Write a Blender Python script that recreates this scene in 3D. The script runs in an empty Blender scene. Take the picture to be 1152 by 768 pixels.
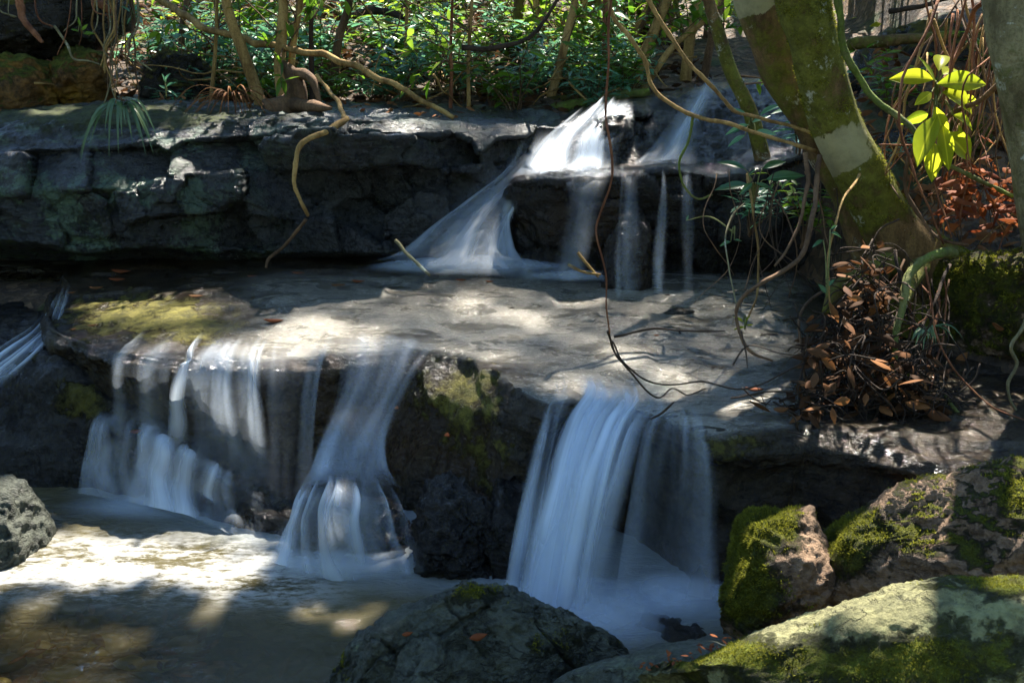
import bpy, bmesh, math, random
import numpy as np
from mathutils import Vector

R = math.radians
random.seed(11)
rs = np.random.RandomState(11)
scene = bpy.context.scene
COL = scene.collection

# ------------------------------------------------------------------ camera, sky, sun, exposure
EYE = np.array([0.0, 0.0, 1.8])
PITCH = R(16.1)
cam_d = bpy.data.cameras.new('camera')
cam = bpy.data.objects.new('camera', cam_d)
COL.objects.link(cam)
cam.location = EYE
cam.rotation_euler = (R(90) - PITCH, 0, 0)
cam_d.sensor_width = 36.0
cam_d.lens = 35.0
cam_d.clip_start = 0.05
cam_d.clip_end = 1500
cam_d.dof.use_dof = True
cam_d.dof.focus_distance = 3.6
cam_d.dof.aperture_fstop = 11
scene.camera = cam

SUN_EL, SUN_AZ = R(56), R(17)
SUNV = np.array([math.sin(SUN_AZ) * math.cos(SUN_EL), math.cos(SUN_AZ) * math.cos(SUN_EL), math.sin(SUN_EL)])
world = bpy.data.worlds.new('World')
scene.world = world
world.use_nodes = True
wn = world.node_tree
sky = wn.nodes.new('ShaderNodeTexSky')
sky.sky_type = 'NISHITA'
sky.sun_disc = False
sky.sun_elevation = SUN_EL
sky.sun_rotation = SUN_AZ
sky.air_density = 1.0
sky.dust_density = 0.0
sky.ozone_density = 3.5
bg = wn.nodes['Background']
wn.links.new(sky.outputs[0], bg.inputs[0])
bg.inputs[1].default_value = 0.10

sun_d = bpy.data.lights.new('sun', 'SUN')
sun_d.energy = 5.0
sun_d.angle = R(0.6)
sun_d.color = (1.0, 0.93, 0.82)
sun = bpy.data.objects.new('sun', sun_d)
COL.objects.link(sun)
sun.rotation_euler = Vector(SUNV).to_track_quat('Z', 'Y').to_euler()
sun.location = (3, 8, 12)

scene.view_settings.view_transform = 'Standard'
scene.view_settings.look = 'None'
scene.view_settings.gamma = 1
scene.view_settings.exposure = 2.3
scene.view_settings.use_curve_mapping = False
cy = scene.cycles
cy.max_bounces = 8
cy.diffuse_bounces = 3
cy.glossy_bounces = 3
cy.transmission_bounces = 4
cy.transparent_max_bounces = 32
cy.sample_clamp_indirect = 6
cy.use_denoising = True
cy.caustics_reflective = False
cy.caustics_refractive = False

# ------------------------------------------------------------------ pixels of the photograph -> points of the place
F = 1120.0
FWD = np.array([0, math.cos(PITCH), -math.sin(PITCH)])
UPV = np.array([0, math.sin(PITCH), math.cos(PITCH)])
RGT = np.array([1.0, 0, 0])


def ray(px, py):
    return FWD + (px - 576) / F * RGT + (384 - py) / F * UPV


def at(px, py, Y):                      # the point of this sight line at distance Y into the scene
    d = ray(px, py)
    return EYE + d * (Y / d[1])


def atz(px, py, z):                     # the point of this sight line at height z
    d = ray(px, py)
    return EYE + d * ((z - EYE[2]) / d[2])


def pix(P):
    Q = P - EYE
    w = Q @ FWD
    w = np.where(np.abs(w) < 1e-3, 1e-3, w)
    return 576 + F * (Q @ RGT) / w, 384 - F * (Q @ UPV) / w


# ------------------------------------------------------------------ noise
PERM = rs.permutation(256)
GRD = rs.normal(size=(256, 3))
GRD /= np.linalg.norm(GRD, axis=1)[:, None]


def perlin(P):
    P = np.asarray(P, float)
    i = np.floor(P).astype(np.int64)
    f = P - i
    u = f * f * f * (f * (f * 6 - 15) + 10)
    res = 0
    for a in (0, 1):
        wa = u[..., 0] if a else 1 - u[..., 0]
        ha = PERM[(i[..., 0] + a) & 255]
        for b in (0, 1):
            wb = u[..., 1] if b else 1 - u[..., 1]
            hb = PERM[(ha + i[..., 1] + b) & 255]
            for c in (0, 1):
                wc = u[..., 2] if c else 1 - u[..., 2]
                g = GRD[PERM[(hb + i[..., 2] + c) & 255]]
                d = g[..., 0] * (f[..., 0] - a) + g[..., 1] * (f[..., 1] - b) + g[..., 2] * (f[..., 2] - c)
                res = res + wa * wb * wc * d
    return res * 1.5


def fbm(P, octv=4, gain=0.5, ridged=False):
    P = np.asarray(P, float)
    s, a, t = 0, 1.0, 0
    for k in range(octv):
        n = perlin(P * 2.03 ** k + 17.3 * k)
        if ridged:
            n = 1 - 2 * np.abs(n)
        s = s + a * n
        t += a
        a *= gain
    return s / t


def cells(U, V, seed, jit=0.8):
    """2D Voronoi: per-cell random number, distance to the nearest border"""
    i, j = np.floor(U).astype(np.int64), np.floor(V).astype(np.int64)
    f1 = np.full(U.shape, 9.0)
    f2 = np.full(U.shape, 9.0)
    idv = np.zeros(U.shape)
    du = np.zeros(U.shape)
    dv = np.zeros(U.shape)
    for a in (-1, 0, 1):
        for b in (-1, 0, 1):
            h = PERM[(PERM[(i + a + seed) & 255] + j + b) & 255]
            h2 = PERM[(h + 91) & 255]
            x = i + a + 0.5 + jit * (h / 255.0 - 0.5)
            y = j + b + 0.5 + jit * (h2 / 255.0 - 0.5)
            d = np.maximum(np.abs(U - x), np.abs(V - y)) * 0.8 + np.hypot(U - x, V - y) * 0.2
            r = PERM[(h + h2 * 3 + 7) & 255] / 255.0
            new = d < f1
            f2 = np.where(new, f1, np.minimum(f2, d))
            idv = np.where(new, r, idv)
            du = np.where(new, U - x, du)
            dv = np.where(new, V - y, dv)
            f1 = np.where(new, d, f1)
    return idv, f2 - f1, du, dv


def sst(a, b, x):
    t = np.clip((x - a) / (b - a), 0, 1)
    return t * t * (3 - 2 * t)


# ------------------------------------------------------------------ objects
def tag(o, label=None, cat=None, group=None, kind=None):
    if label:
        o['label'] = label
    if cat:
        o['category'] = cat
    if group:
        o['group'] = group
    if kind:
        o['kind'] = kind
    return o


def empty(name, loc):
    o = bpy.data.objects.new(name, None)
    o.empty_display_size = 0.1
    o.location = loc
    COL.objects.link(o)
    return o


def put(name, me, parent=None):
    o = bpy.data.objects.new(name, me)
    COL.objects.link(o)
    if parent is not None:
        o.parent = parent
        o.location = -np.array(parent.location)      # meshes carry world coordinates; the Empty stands at the thing's base
    return o


def mesh_np(name, V, faces, mat, attrs=None, uv=None, smooth=True):
    """faces: int array (n,k) with k = 3 or 4, or a list of such arrays"""
    me = bpy.data.meshes.new(name)
    V = np.asarray(V, np.float32).reshape(-1, 3)
    fl = faces if isinstance(faces, list) else [faces]
    fl = [np.asarray(f, np.int32) for f in fl if len(f)]
    me.vertices.add(len(V))
    me.vertices.foreach_set('co', V.ravel())
    loops = np.concatenate([f.ravel() for f in fl])
    tot = np.concatenate([np.full(len(f), f.shape[1], np.int32) for f in fl])
    start = np.concatenate([[0], np.cumsum(tot)[:-1]]).astype(np.int32)
    me.loops.add(len(loops))
    me.loops.foreach_set('vertex_index', loops)
    me.polygons.add(len(tot))
    me.polygons.foreach_set('loop_start', start)
    me.polygons.foreach_set('loop_total', tot)
    me.polygons.foreach_set('use_smooth', np.full(len(tot), smooth))
    for k, a in (attrs or {}).items():
        at_ = me.attributes.new(k, 'FLOAT', 'POINT')
        at_.data.foreach_set('value', np.asarray(a, np.float32).ravel())
    if uv is not None:
        lay = me.uv_layers.new(name='UVMap')
        lay.data.foreach_set('uv', np.asarray(uv, np.float32).reshape(-1, 2)[loops].ravel())
    me.materials.append(mat)
    me.update(calc_edges=True)
    return me


def grid_faces(M, N, flip=False):
    r = np.arange(M * N).reshape(M, N)
    f = np.stack([r[:-1, :-1], r[:-1, 1:], r[1:, 1:], r[1:, :-1]], -1).reshape(-1, 4)
    return f[:, ::-1] if flip else f


def grid_normals(P):
    du = np.gradient(P, axis=1)
    dv = np.gradient(P, axis=0)
    n = np.cross(du, dv)
    return n / (np.linalg.norm(n, axis=-1)[..., None] + 1e-9)


def relax(P, it, w=0.5):
    for _ in range(it):
        Q = P.copy()
        Q[1:-1] += w * ((P[:-2] + P[2:]) / 2 - P[1:-1])
        P = Q
    return P


def loftx(rows, x0, x1, nc, subs, soft=2):
    """rows: world polylines from front foot to back; each becomes y(x), z(x) on common columns"""
    X = np.linspace(x0, x1, nc)
    rr = []
    for r in rows:
        r = np.array(sorted([tuple(p) for p in r]))
        y = np.interp(X, r[:, 0], r[:, 1])
        z = np.interp(X, r[:, 0], r[:, 2])
        k = np.ones(7) / 7
        y = np.convolve(np.pad(y, 3, 'edge'), k, 'valid')
        z = np.convolve(np.pad(z, 3, 'edge'), k, 'valid')
        rr.append(np.stack([X, y, z], -1))
    out = []
    for a, b, n in zip(rr[:-1], rr[1:], subs):
        for t in np.arange(n) / n:
            out.append(a * (1 - t) + b * t)
    out.append(rr[-1])
    return relax(np.array(out), soft)


def crom(pts, n):
    """smooth curve through points, n samples per span"""
    p = np.array(pts, float)
    p = np.vstack([2 * p[0] - p[1], p, 2 * p[-1] - p[-2]])
    out = []
    for i in range(1, len(p) - 2):
        for t in np.arange(n) / n:
            a, b, c, d = p[i - 1], p[i], p[i + 1], p[i + 2]
            out.append(0.5 * (2 * b + (c - a) * t + (2 * a - 5 * b + 4 * c - d) * t * t + (3 * b - a - 3 * c + d) * t ** 3))
    out.append(p[-2])
    return np.array(out)


def tube_geo(pts, rad, seg=8, n=8, wob=0.0, seed=0, cap=True):
    P = crom(pts, n)
    r = np.interp(np.linspace(0, 1, len(P)), np.linspace(0, 1, len(rad)), rad)
    if wob:
        q = P * 6 + seed * 7.7
        P = P + wob * np.stack([perlin(q), perlin(q + 31), perlin(q + 57)], -1)
    T = np.gradient(P, axis=0)
    T /= np.linalg.norm(T, axis=1)[:, None] + 1e-9
    u = np.cross(T[0], [0.3, 0.9, 0.2])
    u /= np.linalg.norm(u)
    rings = []
    ang = np.linspace(0, 2 * np.pi, seg, endpoint=False)
    for i in range(len(P)):
        u = u - T[i] * (u @ T[i])
        u /= np.linalg.norm(u) + 1e-9
        v = np.cross(T[i], u)
        rings.append(P[i] + r[i] * (np.cos(ang)[:, None] * u + np.sin(ang)[:, None] * v))
    V = np.array(rings)
    M = len(P)
    idx = np.arange(M * seg).reshape(M, seg)
    nx = np.roll(idx, -1, 1)
    f = np.stack([idx[:-1], nx[:-1], nx[1:], idx[1:]], -1).reshape(-1, 4)
    V = V.reshape(-1, 3)
    tri = []
    if cap:
        V = np.vstack([V, P[0], P[-1]])
        a, b = M * seg, M * seg + 1
        tri = [(nx[0, k], idx[0, k], a) for k in range(seg)] + [(idx[-1, k], nx[-1, k], b) for k in range(seg)]
    along = np.concatenate([np.repeat(np.linspace(0, 1, M), seg), [0, 1] if cap else []])
    return V, f, np.array(tri, int).reshape(-1, 3), along, P


class Geo:
    """collects pieces of one part into one mesh"""

    def __init__(s):
        s.V, s.q, s.t, s.a, s.n = [], [], [], [], 0

    def add(s, V, quads=None, tris=None, attr=0.0):
        V = np.asarray(V).reshape(-1, 3)
        s.V.append(V)
        if quads is not None and len(quads):
            s.q.append(np.asarray(quads) + s.n)
        if tris is not None and len(tris):
            s.t.append(np.asarray(tris) + s.n)
        s.a.append(np.broadcast_to(np.asarray(attr, float), (len(V),)))
        s.n += len(V)

    def mesh(s, name, mat, smooth=True, mid=False):
        f = []
        if s.q:
            f.append(np.concatenate(s.q))
        if s.t:
            f.append(np.concatenate(s.t))
        V = np.concatenate(s.V)
        at_ = {'rnd': np.concatenate(s.a)}
        if mid:
            at_['mid'] = (np.arange(len(V)) % 3 == 1).astype(float)
        return mesh_np(name, V, f, mat, at_, smooth=smooth)


# leaf: a pointed blade of 5 stations, folded along the midrib and arched
def leaf_template(width=0.3, arch=0.15, fold=0.12):
    t = np.array([0, .2, .45, .75, 1.0])
    w = np.array([0.04, .75, 1.0, .6, 0.02]) * width / 2
    zz = -arch * t ** 2
    V = []
    for k in range(5):
        V += [(-w[k], t[k], zz[k] + fold * w[k] * 2), (0, t[k], zz[k]), (w[k], t[k], zz[k] + fold * w[k] * 2)]
    f = []
    for k in range(4):
        f += [(3 * k, 3 * k + 1, 3 * k + 4, 3 * k + 3), (3 * k + 1, 3 * k + 2, 3 * k + 5, 3 * k + 4)]
    return np.array(V), np.array(f)


def small_template(width=0.35):
    V = np.array([(0, 0, 0), (-width / 2, .45, .05), (0, .5, -0.03), (width / 2, .45, .05), (0, 1, -.1)])
    return V, np.array([(0, 2, 1), (0, 3, 2), (1, 2, 4), (2, 3, 4)])


def frames(D, Nrm):
    D = D / (np.linalg.norm(D, axis=1)[:, None] + 1e-9)
    X = np.cross(D, Nrm)
    X /= np.linalg.norm(X, axis=1)[:, None] + 1e-9
    Z = np.cross(X, D)
    return np.stack([X, D, Z], 1)        # rows: x, y, z axes


def scatter(tmpl, pos, D, Nrm, size, rnd):
    """many copies of one blade in one mesh: returns V, faces, attr"""
    tv, tf = tmpl
    Fm = frames(D, Nrm)
    V = np.einsum('vk,nkj->nvj', tv, Fm) * np.asarray(size)[:, None, None] + pos[:, None, :]
    fa = tf[None] + (np.arange(len(pos)) * len(tv))[:, None, None]
    return V.reshape(-1, 3), fa.reshape(-1, tf.shape[1]), np.repeat(rnd, len(tv))


# ------------------------------------------------------------------ materials
class NT:
    def __init__(s, name):
        s.m = bpy.data.materials.new(name)
        s.m.use_nodes = True
        s.t = s.m.node_tree
        s.b = s.t.nodes['Principled BSDF']
        s.out = s.t.nodes['Material Output']
        s.co = s.t.nodes.new('ShaderNodeTexCoord')
        s.pos = s.co.outputs['Object']

    def put(s, node, inp, val):
        i = node.inputs[inp]
        if hasattr(val, 'is_output'):
            s.t.links.new(val, i)
        else:
            if i.type == 'RGBA' and len(val) == 3:
                val = (*val, 1)
            i.default_value = val

    def n(s, kind, **kw):
        nd = s.t.nodes.new(kind)
        for k, v in kw.items():
            if k[0] == '_':
                setattr(nd, k[1:], v)
        for k, v in kw.items():
            if k[0] != '_':
                key = k
                if key[0] == 'i' and key[1:].isdigit():
                    key = int(key[1:])
                s.put(nd, key, v)
        return nd

    def attr(s, name):
        return s.n('ShaderNodeAttribute', _attribute_name=name).outputs['Fac']

    def noise(s, scale, detail=4, rough=0.55, vec=None, dist=0.0):
        return s.n('ShaderNodeTexNoise', Vector=vec or s.pos, Scale=scale, Detail=detail, Roughness=rough, Distortion=dist).outputs['Fac']

    def mapv(s, sc, vec=None):
        return s.n('ShaderNodeMapping', Vector=vec or s.pos, Scale=sc).outputs[0]

    def ramp(s, fac, a, b, lo=0.0, hi=1.0, smooth=True):
        return s.n('ShaderNodeMapRange', _interpolation_type='SMOOTHSTEP' if smooth else 'LINEAR', Value=fac,
                   i1=a, i2=b, i3=lo, i4=hi).outputs[0]

    def math(s, op, a, b=0.0, c=None, clamp=False):
        nd = s.n('ShaderNodeMath', _operation=op, _use_clamp=clamp, i0=a, i1=b)
        if c is not None:
            s.put(nd, 2, c)
        return nd.outputs[0]

    def mix(s, fac, a, b):
        nd = s.n('ShaderNodeMix', _data_type='RGBA')
        s.put(nd, 0, fac)
        s.put(nd, 6, a)
        s.put(nd, 7, b)
        return nd.outputs[2]

    def bump(s, h, dist=0.01, strength=1.0, normal=None):
        nd = s.n('ShaderNodeBump', Height=h, Distance=dist, Strength=strength)
        if normal is not None:
            s.put(nd, 'Normal', normal)
        return nd.outputs[0]

    def set(s, **kw):
        for k, v in kw.items():
            s.put(s.b, k.replace('_', ' '), v)


def rock_mat(name, c1, c2, lichen=(0.30, 0.33, 0.28), lich=0.62, moss1=(0.055, 0.075, 0.012), moss2=(0.16, 0.17, 0.025),
             rough=(0.25, 0.55), bump=1.0, stain=(0.12, 0.06, 0.02), stain_at=0.66, spec=0.5):
    k = NT(name)
    big = k.noise(1.7, 3, 0.5)
    med = k.noise(9, 10, 0.68)
    fine = k.noise(60, 8, 0.72)
    pit = k.noise(24, 6, 0.62)
    c0 = k.noise(2.6, 7, 0.6, k.mapv((1, 1, 1.7)), 0.5)
    ck = k.ramp(k.math('ABSOLUTE', k.math('SUBTRACT', c0, 0.5)), 0.0, 0.012, 0.0, 1.0)
    strata = k.noise(3.0, 8, 0.65, k.mapv((0.8, 0.8, 7.0)), 0.4)
    col = k.mix(k.ramp(med, 0.36, 0.66), c1, c2)
    col = k.mix(k.ramp(big, stain_at - 0.12, stain_at + 0.1), col, stain)
    col = k.mix(k.math('MULTIPLY', k.ramp(fine, 0.38, 0.68), 0.45), col, tuple(1.7 * v for v in c2))
    col = k.mix(k.math('MULTIPLY', k.ramp(pit, 0.56, 0.68), 0.5), col, tuple(0.5 * v for v in c1))
    lf = k.ramp(k.math('ADD', k.math('MULTIPLY', k.noise(4, 8, 0.7), 0.75), k.math('MULTIPLY', fine, 0.25)), lich, lich + 0.06)
    lf = k.math('MULTIPLY', lf, k.attr('lich'))
    col = k.mix(lf, col, k.mix(k.ramp(pit, 0.35, 0.65), lichen, tuple(0.6 * v for v in lichen)))
    m = k.math('ADD', k.attr('moss'), k.math('MULTIPLY', k.math('SUBTRACT', k.noise(11, 10, 0.75), 0.5), 2.2))
    mf = k.ramp(m, 0.42, 0.8)
    mcol = k.mix(k.ramp(k.math('ADD', k.math('MULTIPLY', k.noise(18, 5, 0.6), 0.6), k.math('MULTIPLY', fine, 0.4)), 0.36, 0.62), moss1, moss2)
    col = k.mix(mf, col, mcol)
    col = k.mix(k.math('MULTIPLY', k.math('SUBTRACT', 1.0, ck), 0.3), col, (0.012, 0.01, 0.008))
    wet = k.attr('wet')
    r0 = k.ramp(med, 0.3, 0.7, rough[0], rough[1])
    r1 = k.math('ADD', r0, k.math('MULTIPLY', mf, k.math('SUBTRACT', 0.92, r0)))
    k.set(Base_Color=col, Roughness=k.math('MULTIPLY', r1, k.math('SUBTRACT', 1.0, k.math('MULTIPLY', wet, 0.55))), **{'Specular IOR Level': spec})
    h = k.math('ADD', k.math('MULTIPLY', med, 0.55), k.math('MULTIPLY', fine, 0.22))
    h = k.math('ADD', h, k.math('MULTIPLY', pit, 0.35))
    h = k.math('ADD', h, k.math('MULTIPLY', strata, 0.5))
    h = k.math('ADD', h, k.math('MULTIPLY', ck, 0.10))
    h = k.math('ADD', h, k.math('MULTIPLY', mf, k.math('MULTIPLY', k.noise(120, 4, 0.7), 0.7)))
    k.set(Normal=k.bump(h, 0.035, bump))
    return k.m


def leaf_mat(name, c1, c2, rough=0.35, trans=0.45, tcol=None, spec=0.5):
    k = NT(name)
    r = k.attr('rnd')
    col = k.mix(k.math('FRACT', r), c1, c2)
    vein = k.noise(40, 3)
    col = k.mix(k.math('MULTIPLY', vein, 0.45), col, tuple(.6 * v for v in c1))
    col = k.mix(k.math('MULTIPLY', k.ramp(k.attr('mid'), 0.86, 0.97), 0.5), col, tuple(min(1, 1.6 * v + .02) for v in c2))
    k.set(Base_Color=col, Roughness=rough, **{'Specular IOR Level': spec})
    tr = k.n('ShaderNodeBsdfTranslucent', Color=tcol or col)
    mx = k.n('ShaderNodeMixShader', i0=trans, i1=k.b.outputs[0], i2=tr.outputs[0])
    k.t.links.new(mx.outputs[0], k.out.inputs[0])
    return k.m


def bark_mat(name, c1, c2, moss=(0.05, 0.06, 0.012), mossat=0.55, lich=(0.38, 0.38, 0.3), lichat=0.68, pale=(0.42, 0.40, 0.27), rough=0.85):
    k = NT(name)
    st = k.mapv((1, 1, 0.25))
    a = k.noise(12, 8, 0.68, st)
    fn = k.noise(85, 5, 0.7)
    col = k.mix(k.ramp(a, 0.35, 0.65), c1, c2)
    col = k.mix(k.math('MULTIPLY', k.ramp(fn, 0.45, 0.65), 0.4), col, tuple(0.4 * v for v in c1))
    mfac = k.math('ADD', k.math('ADD', k.math('MULTIPLY', k.noise(3.5, 9, 0.75), 0.7), k.math('MULTIPLY', k.noise(22, 6, 0.7), 0.3)), k.math('MULTIPLY', k.math('SUBTRACT', k.attr('moss'), 0.5), 0.5))
    mf = k.ramp(mfac, mossat - 0.05, mossat + 0.07)
    mc = k.mix(k.ramp(k.math('ADD', k.math('MULTIPLY', k.noise(13, 6, 0.7), 0.6), k.math('MULTIPLY', fn, 0.4)), 0.36, 0.62), moss, tuple(min(1, 2.3 * v) for v in moss))
    col = k.mix(mf, col, mc)
    lf = k.ramp(k.math('ADD', k.math('MULTIPLY', k.noise(6, 8, 0.72), 0.8), k.math('MULTIPLY', fn, 0.2)), lichat, lichat + 0.05)
    col = k.mix(k.math('MULTIPLY', lf, 0.85), col, lich)
    pf = k.ramp(k.math('ADD', k.attr('pale'), k.math('MULTIPLY', k.math('SUBTRACT', k.noise(26, 7, 0.7), 0.5), 1.1)), 0.45, 0.6)
    pc = k.mix(k.ramp(k.noise(7, 7, 0.65), 0.35, 0.7), pale, tuple(v * 0.55 for v in pale))
    pc = k.mix(k.math('MULTIPLY', k.ramp(fn, 0.6, 0.7), 0.5), pc, (0.12, 0.1, 0.06))
    col = k.mix(pf, col, pc)
    h = k.math('ADD', k.math('MULTIPLY', a, 0.6), k.math('MULTIPLY', k.noise(90, 5, 0.7), 0.5))
    h = k.math('ADD', h, k.math('MULTIPLY', mf, 0.5))
    k.set(Base_Color=col, Roughness=rough, **{'Specular IOR Level': 0.2}, Normal=k.bump(h, 0.012, k.math('SUBTRACT', 1.0, k.math('MULTIPLY', pf, 0.8))))
    return k.m


def veil_mat(name, col, su=11.0, sv=0.45, rough=0.4, lo=0.38, hi=0.66):
    """streaming water: soft streaks along the flow, clear between them"""
    k = NT(name)
    uv = k.co.outputs['UV']
    n1 = k.noise(1.0, 4, 0.62, k.mapv((su, sv, 1), uv), 0.15)
    n2 = k.noise(1.0, 2, 0.5, k.mapv((su * 0.3, sv * 0.7, 1), uv), 0.1)
    s = k.ramp(k.math('ADD', k.math('MULTIPLY', n1, 0.55), k.math('MULTIPLY', n2, 0.45)), lo, hi)
    d = k.attr('dens')
    al = k.math('MULTIPLY', d, k.math('ADD', 0.12, k.math('MULTIPLY', s, 1.05)), clamp=True)
    k.set(Base_Color=col, Roughness=rough, Normal=k.bump(n1, 0.01, 0.2), **{'Specular IOR Level': 0.4})
    tr = k.n('ShaderNodeBsdfTranslucent', Color=col)
    w = k.n('ShaderNodeMixShader', i0=0.35, i1=k.b.outputs[0], i2=tr.outputs[0])
    tp = k.n('ShaderNodeBsdfTransparent')
    mx = k.n('ShaderNodeMixShader', i0=al, i1=tp.outputs[0], i2=w.outputs[0])
    k.t.links.new(mx.outputs[0], k.out.inputs[0])
    return k.m


M = {}
M['dark_rock'] = rock_mat('dark_wet_rock', (0.004, 0.004, 0.004), (0.017, 0.014, 0.011), lich=0.64, lichen=(0.05, 0.055, 0.04), rough=(0.14, 0.42), moss1=(0.045, 0.043, 0.006), moss2=(0.13, 0.115, 0.018), stain=(0.022, 0.012, 0.005), spec=0.32)
M['shelf_rock'] = rock_mat('shelf_rock', (0.008, 0.009, 0.011), (0.036, 0.038, 0.040), lich=0.50, lichen=(0.085, 0.13, 0.085), rough=(0.2, 0.5), moss1=(0.04, 0.055, 0.012), moss2=(0.13, 0.16, 0.035), stain=(0.03, 0.02, 0.010), bump=1.6, spec=0.5)
M['ledge_rock'] = rock_mat('ledge_rock', (0.007, 0.005, 0.003), (0.032, 0.024, 0.014), lich=0.68, lichen=(0.11, 0.10, 0.06), rough=(0.14, 0.38), stain_at=0.62, stain=(0.03, 0.015, 0.005), moss1=(0.07, 0.064, 0.008), moss2=(0.24, 0.21, 0.035), spec=0.32)
M['grey_rock'] = rock_mat('grey_boulder', (0.018, 0.022, 0.016), (0.075, 0.082, 0.062), lich=0.57, lichen=(0.19, 0.23, 0.13), rough=(0.4, 0.75), bump=1.5, stain=(0.045, 0.038, 0.018), spec=0.3)
M['pale_rock'] = rock_mat('mossy_boulder', (0.085, 0.085, 0.038), (0.21, 0.20, 0.095), lich=0.50, lichen=(0.31, 0.31, 0.14), rough=(0.6, 0.9), moss1=(0.11, 0.11, 0.008), moss2=(0.23, 0.27, 0.025), bump=1.4, stain=(0.14, 0.10, 0.022), spec=0.25)
M['brown_rock'] = rock_mat('brown_boulder', (0.065, 0.038, 0.022), (0.26, 0.17, 0.105), lich=0.60, lichen=(0.28, 0.28, 0.15), rough=(0.6, 0.9), moss1=(0.055, 0.07, 0.006), moss2=(0.20, 0.21, 0.018), stain=(0.20, 0.11, 0.055), bump=1.5, spec=0.25)
M['ochre_rock'] = rock_mat('ochre_cliff', (0.02, 0.012, 0.005), (0.17, 0.085, 0.024), lich=0.68, rough=(0.5, 0.8), stain=(0.28, 0.16, 0.015), stain_at=0.54, spec=0.25)
M['moss'] = leaf_mat('moss_tufts', (0.08, 0.09, 0.010), (0.34, 0.33, 0.035), 0.8, 0.45, spec=0.15)
M['leaf_blue'] = leaf_mat('shrub_leaf', (0.06, 0.19, 0.09), (0.17, 0.38, 0.22), 0.3, 0.5, spec=0.4)
M['leaf_green'] = leaf_mat('forest_leaf', (0.06, 0.16, 0.012), (0.24, 0.36, 0.03), 0.38, 0.6, spec=0.3)
M['leaf_far'] = leaf_mat('far_leaf', (0.12, 0.22, 0.012), (0.42, 0.46, 0.035), 0.45, 0.65, spec=0.3)
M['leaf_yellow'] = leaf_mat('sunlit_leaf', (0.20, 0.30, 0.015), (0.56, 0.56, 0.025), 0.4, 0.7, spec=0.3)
M['leaf_broad'] = leaf_mat('broad_leaf', (0.03, 0.09, 0.03), (0.07, 0.17, 0.06), 0.3, 0.4)
M['grass'] = leaf_mat('grass_blade', (0.05, 0.11, 0.04), (0.16, 0.24, 0.10), 0.35, 0.3)
M['dead_leaf'] = leaf_mat('dead_leaf', (0.08, 0.032, 0.012), (0.30, 0.13, 0.045), 0.75, 0.3, spec=0.15)
M['slope_leaf'] = leaf_mat('slope_dead_leaf', (0.03, 0.014, 0.006), (0.14, 0.065, 0.028), 0.8, 0.25, spec=0.12)
M['red_leaf'] = leaf_mat('red_brown_leaf', (0.13, 0.03, 0.012), (0.30, 0.10, 0.03), 0.7, 0.35, spec=0.15)
M['tan_bark'] = bark_mat('tan_bark', (0.14, 0.08, 0.026), (0.40, 0.26, 0.095), mossat=0.72)
M['brown_bark'] = bark_mat('brown_bark', (0.06, 0.035, 0.02), (0.17, 0.10, 0.055), mossat=0.75)
M['dark_bark'] = bark_mat('dark_bark', (0.02, 0.014, 0.01), (0.06, 0.04, 0.028), mossat=0.75)
M['moss_bark'] = bark_mat('mossy_bark', (0.07, 0.04, 0.018), (0.2, 0.13, 0.055), moss=(0.06, 0.06, 0.009), mossat=0.48, lichat=0.575, pale=(0.30, 0.275, 0.15))
M['grey_bark'] = bark_mat('lichen_bark', (0.10, 0.085, 0.045), (0.26, 0.235, 0.13), moss=(0.07, 0.08, 0.02), mossat=0.58, lichat=0.55, lich=(0.42, 0.44, 0.36))
M['green_bark'] = bark_mat('green_vine_bark', (0.08, 0.09, 0.03), (0.2, 0.2, 0.07), moss=(0.07, 0.10, 0.015), mossat=0.5)
M['red_bark'] = bark_mat('red_vine_bark', (0.10, 0.035, 0.015), (0.28, 0.12, 0.06), mossat=0.78)
M['veil'] = veil_mat('falling_water', (0.68, 0.77, 0.88))
M['foam'] = veil_mat('foam_water', (0.60, 0.68, 0.76), su=5, sv=5, lo=0.25, hi=0.75)


def soil_mat():
    k = NT('forest_soil')
    a = k.noise(7, 8, 0.7)
    b = k.noise(40, 6, 0.7)
    v = k.n('ShaderNodeTexVoronoi', Vector=k.pos, Scale=22.0)
    col = k.mix(k.ramp(a, 0.35, 0.65), (0.022, 0.014, 0.008), (0.10, 0.06, 0.032))
    col = k.mix(k.math('MULTIPLY', k.ramp(v.outputs['Color'], 0.55, 0.8), 0.7), col, (0.22, 0.13, 0.07))
    col = k.mix(k.ramp(k.noise(2.2, 5, 0.6), 0.55, 0.66), col, (0.04, 0.055, 0.012))
    h = k.math('ADD', k.math('MULTIPLY', v.outputs['Distance'], 0.6), b)
    k.set(Base_Color=col, Roughness=0.85, Normal=k.bump(h, 0.04, 1.0))
    return k.m


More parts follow.
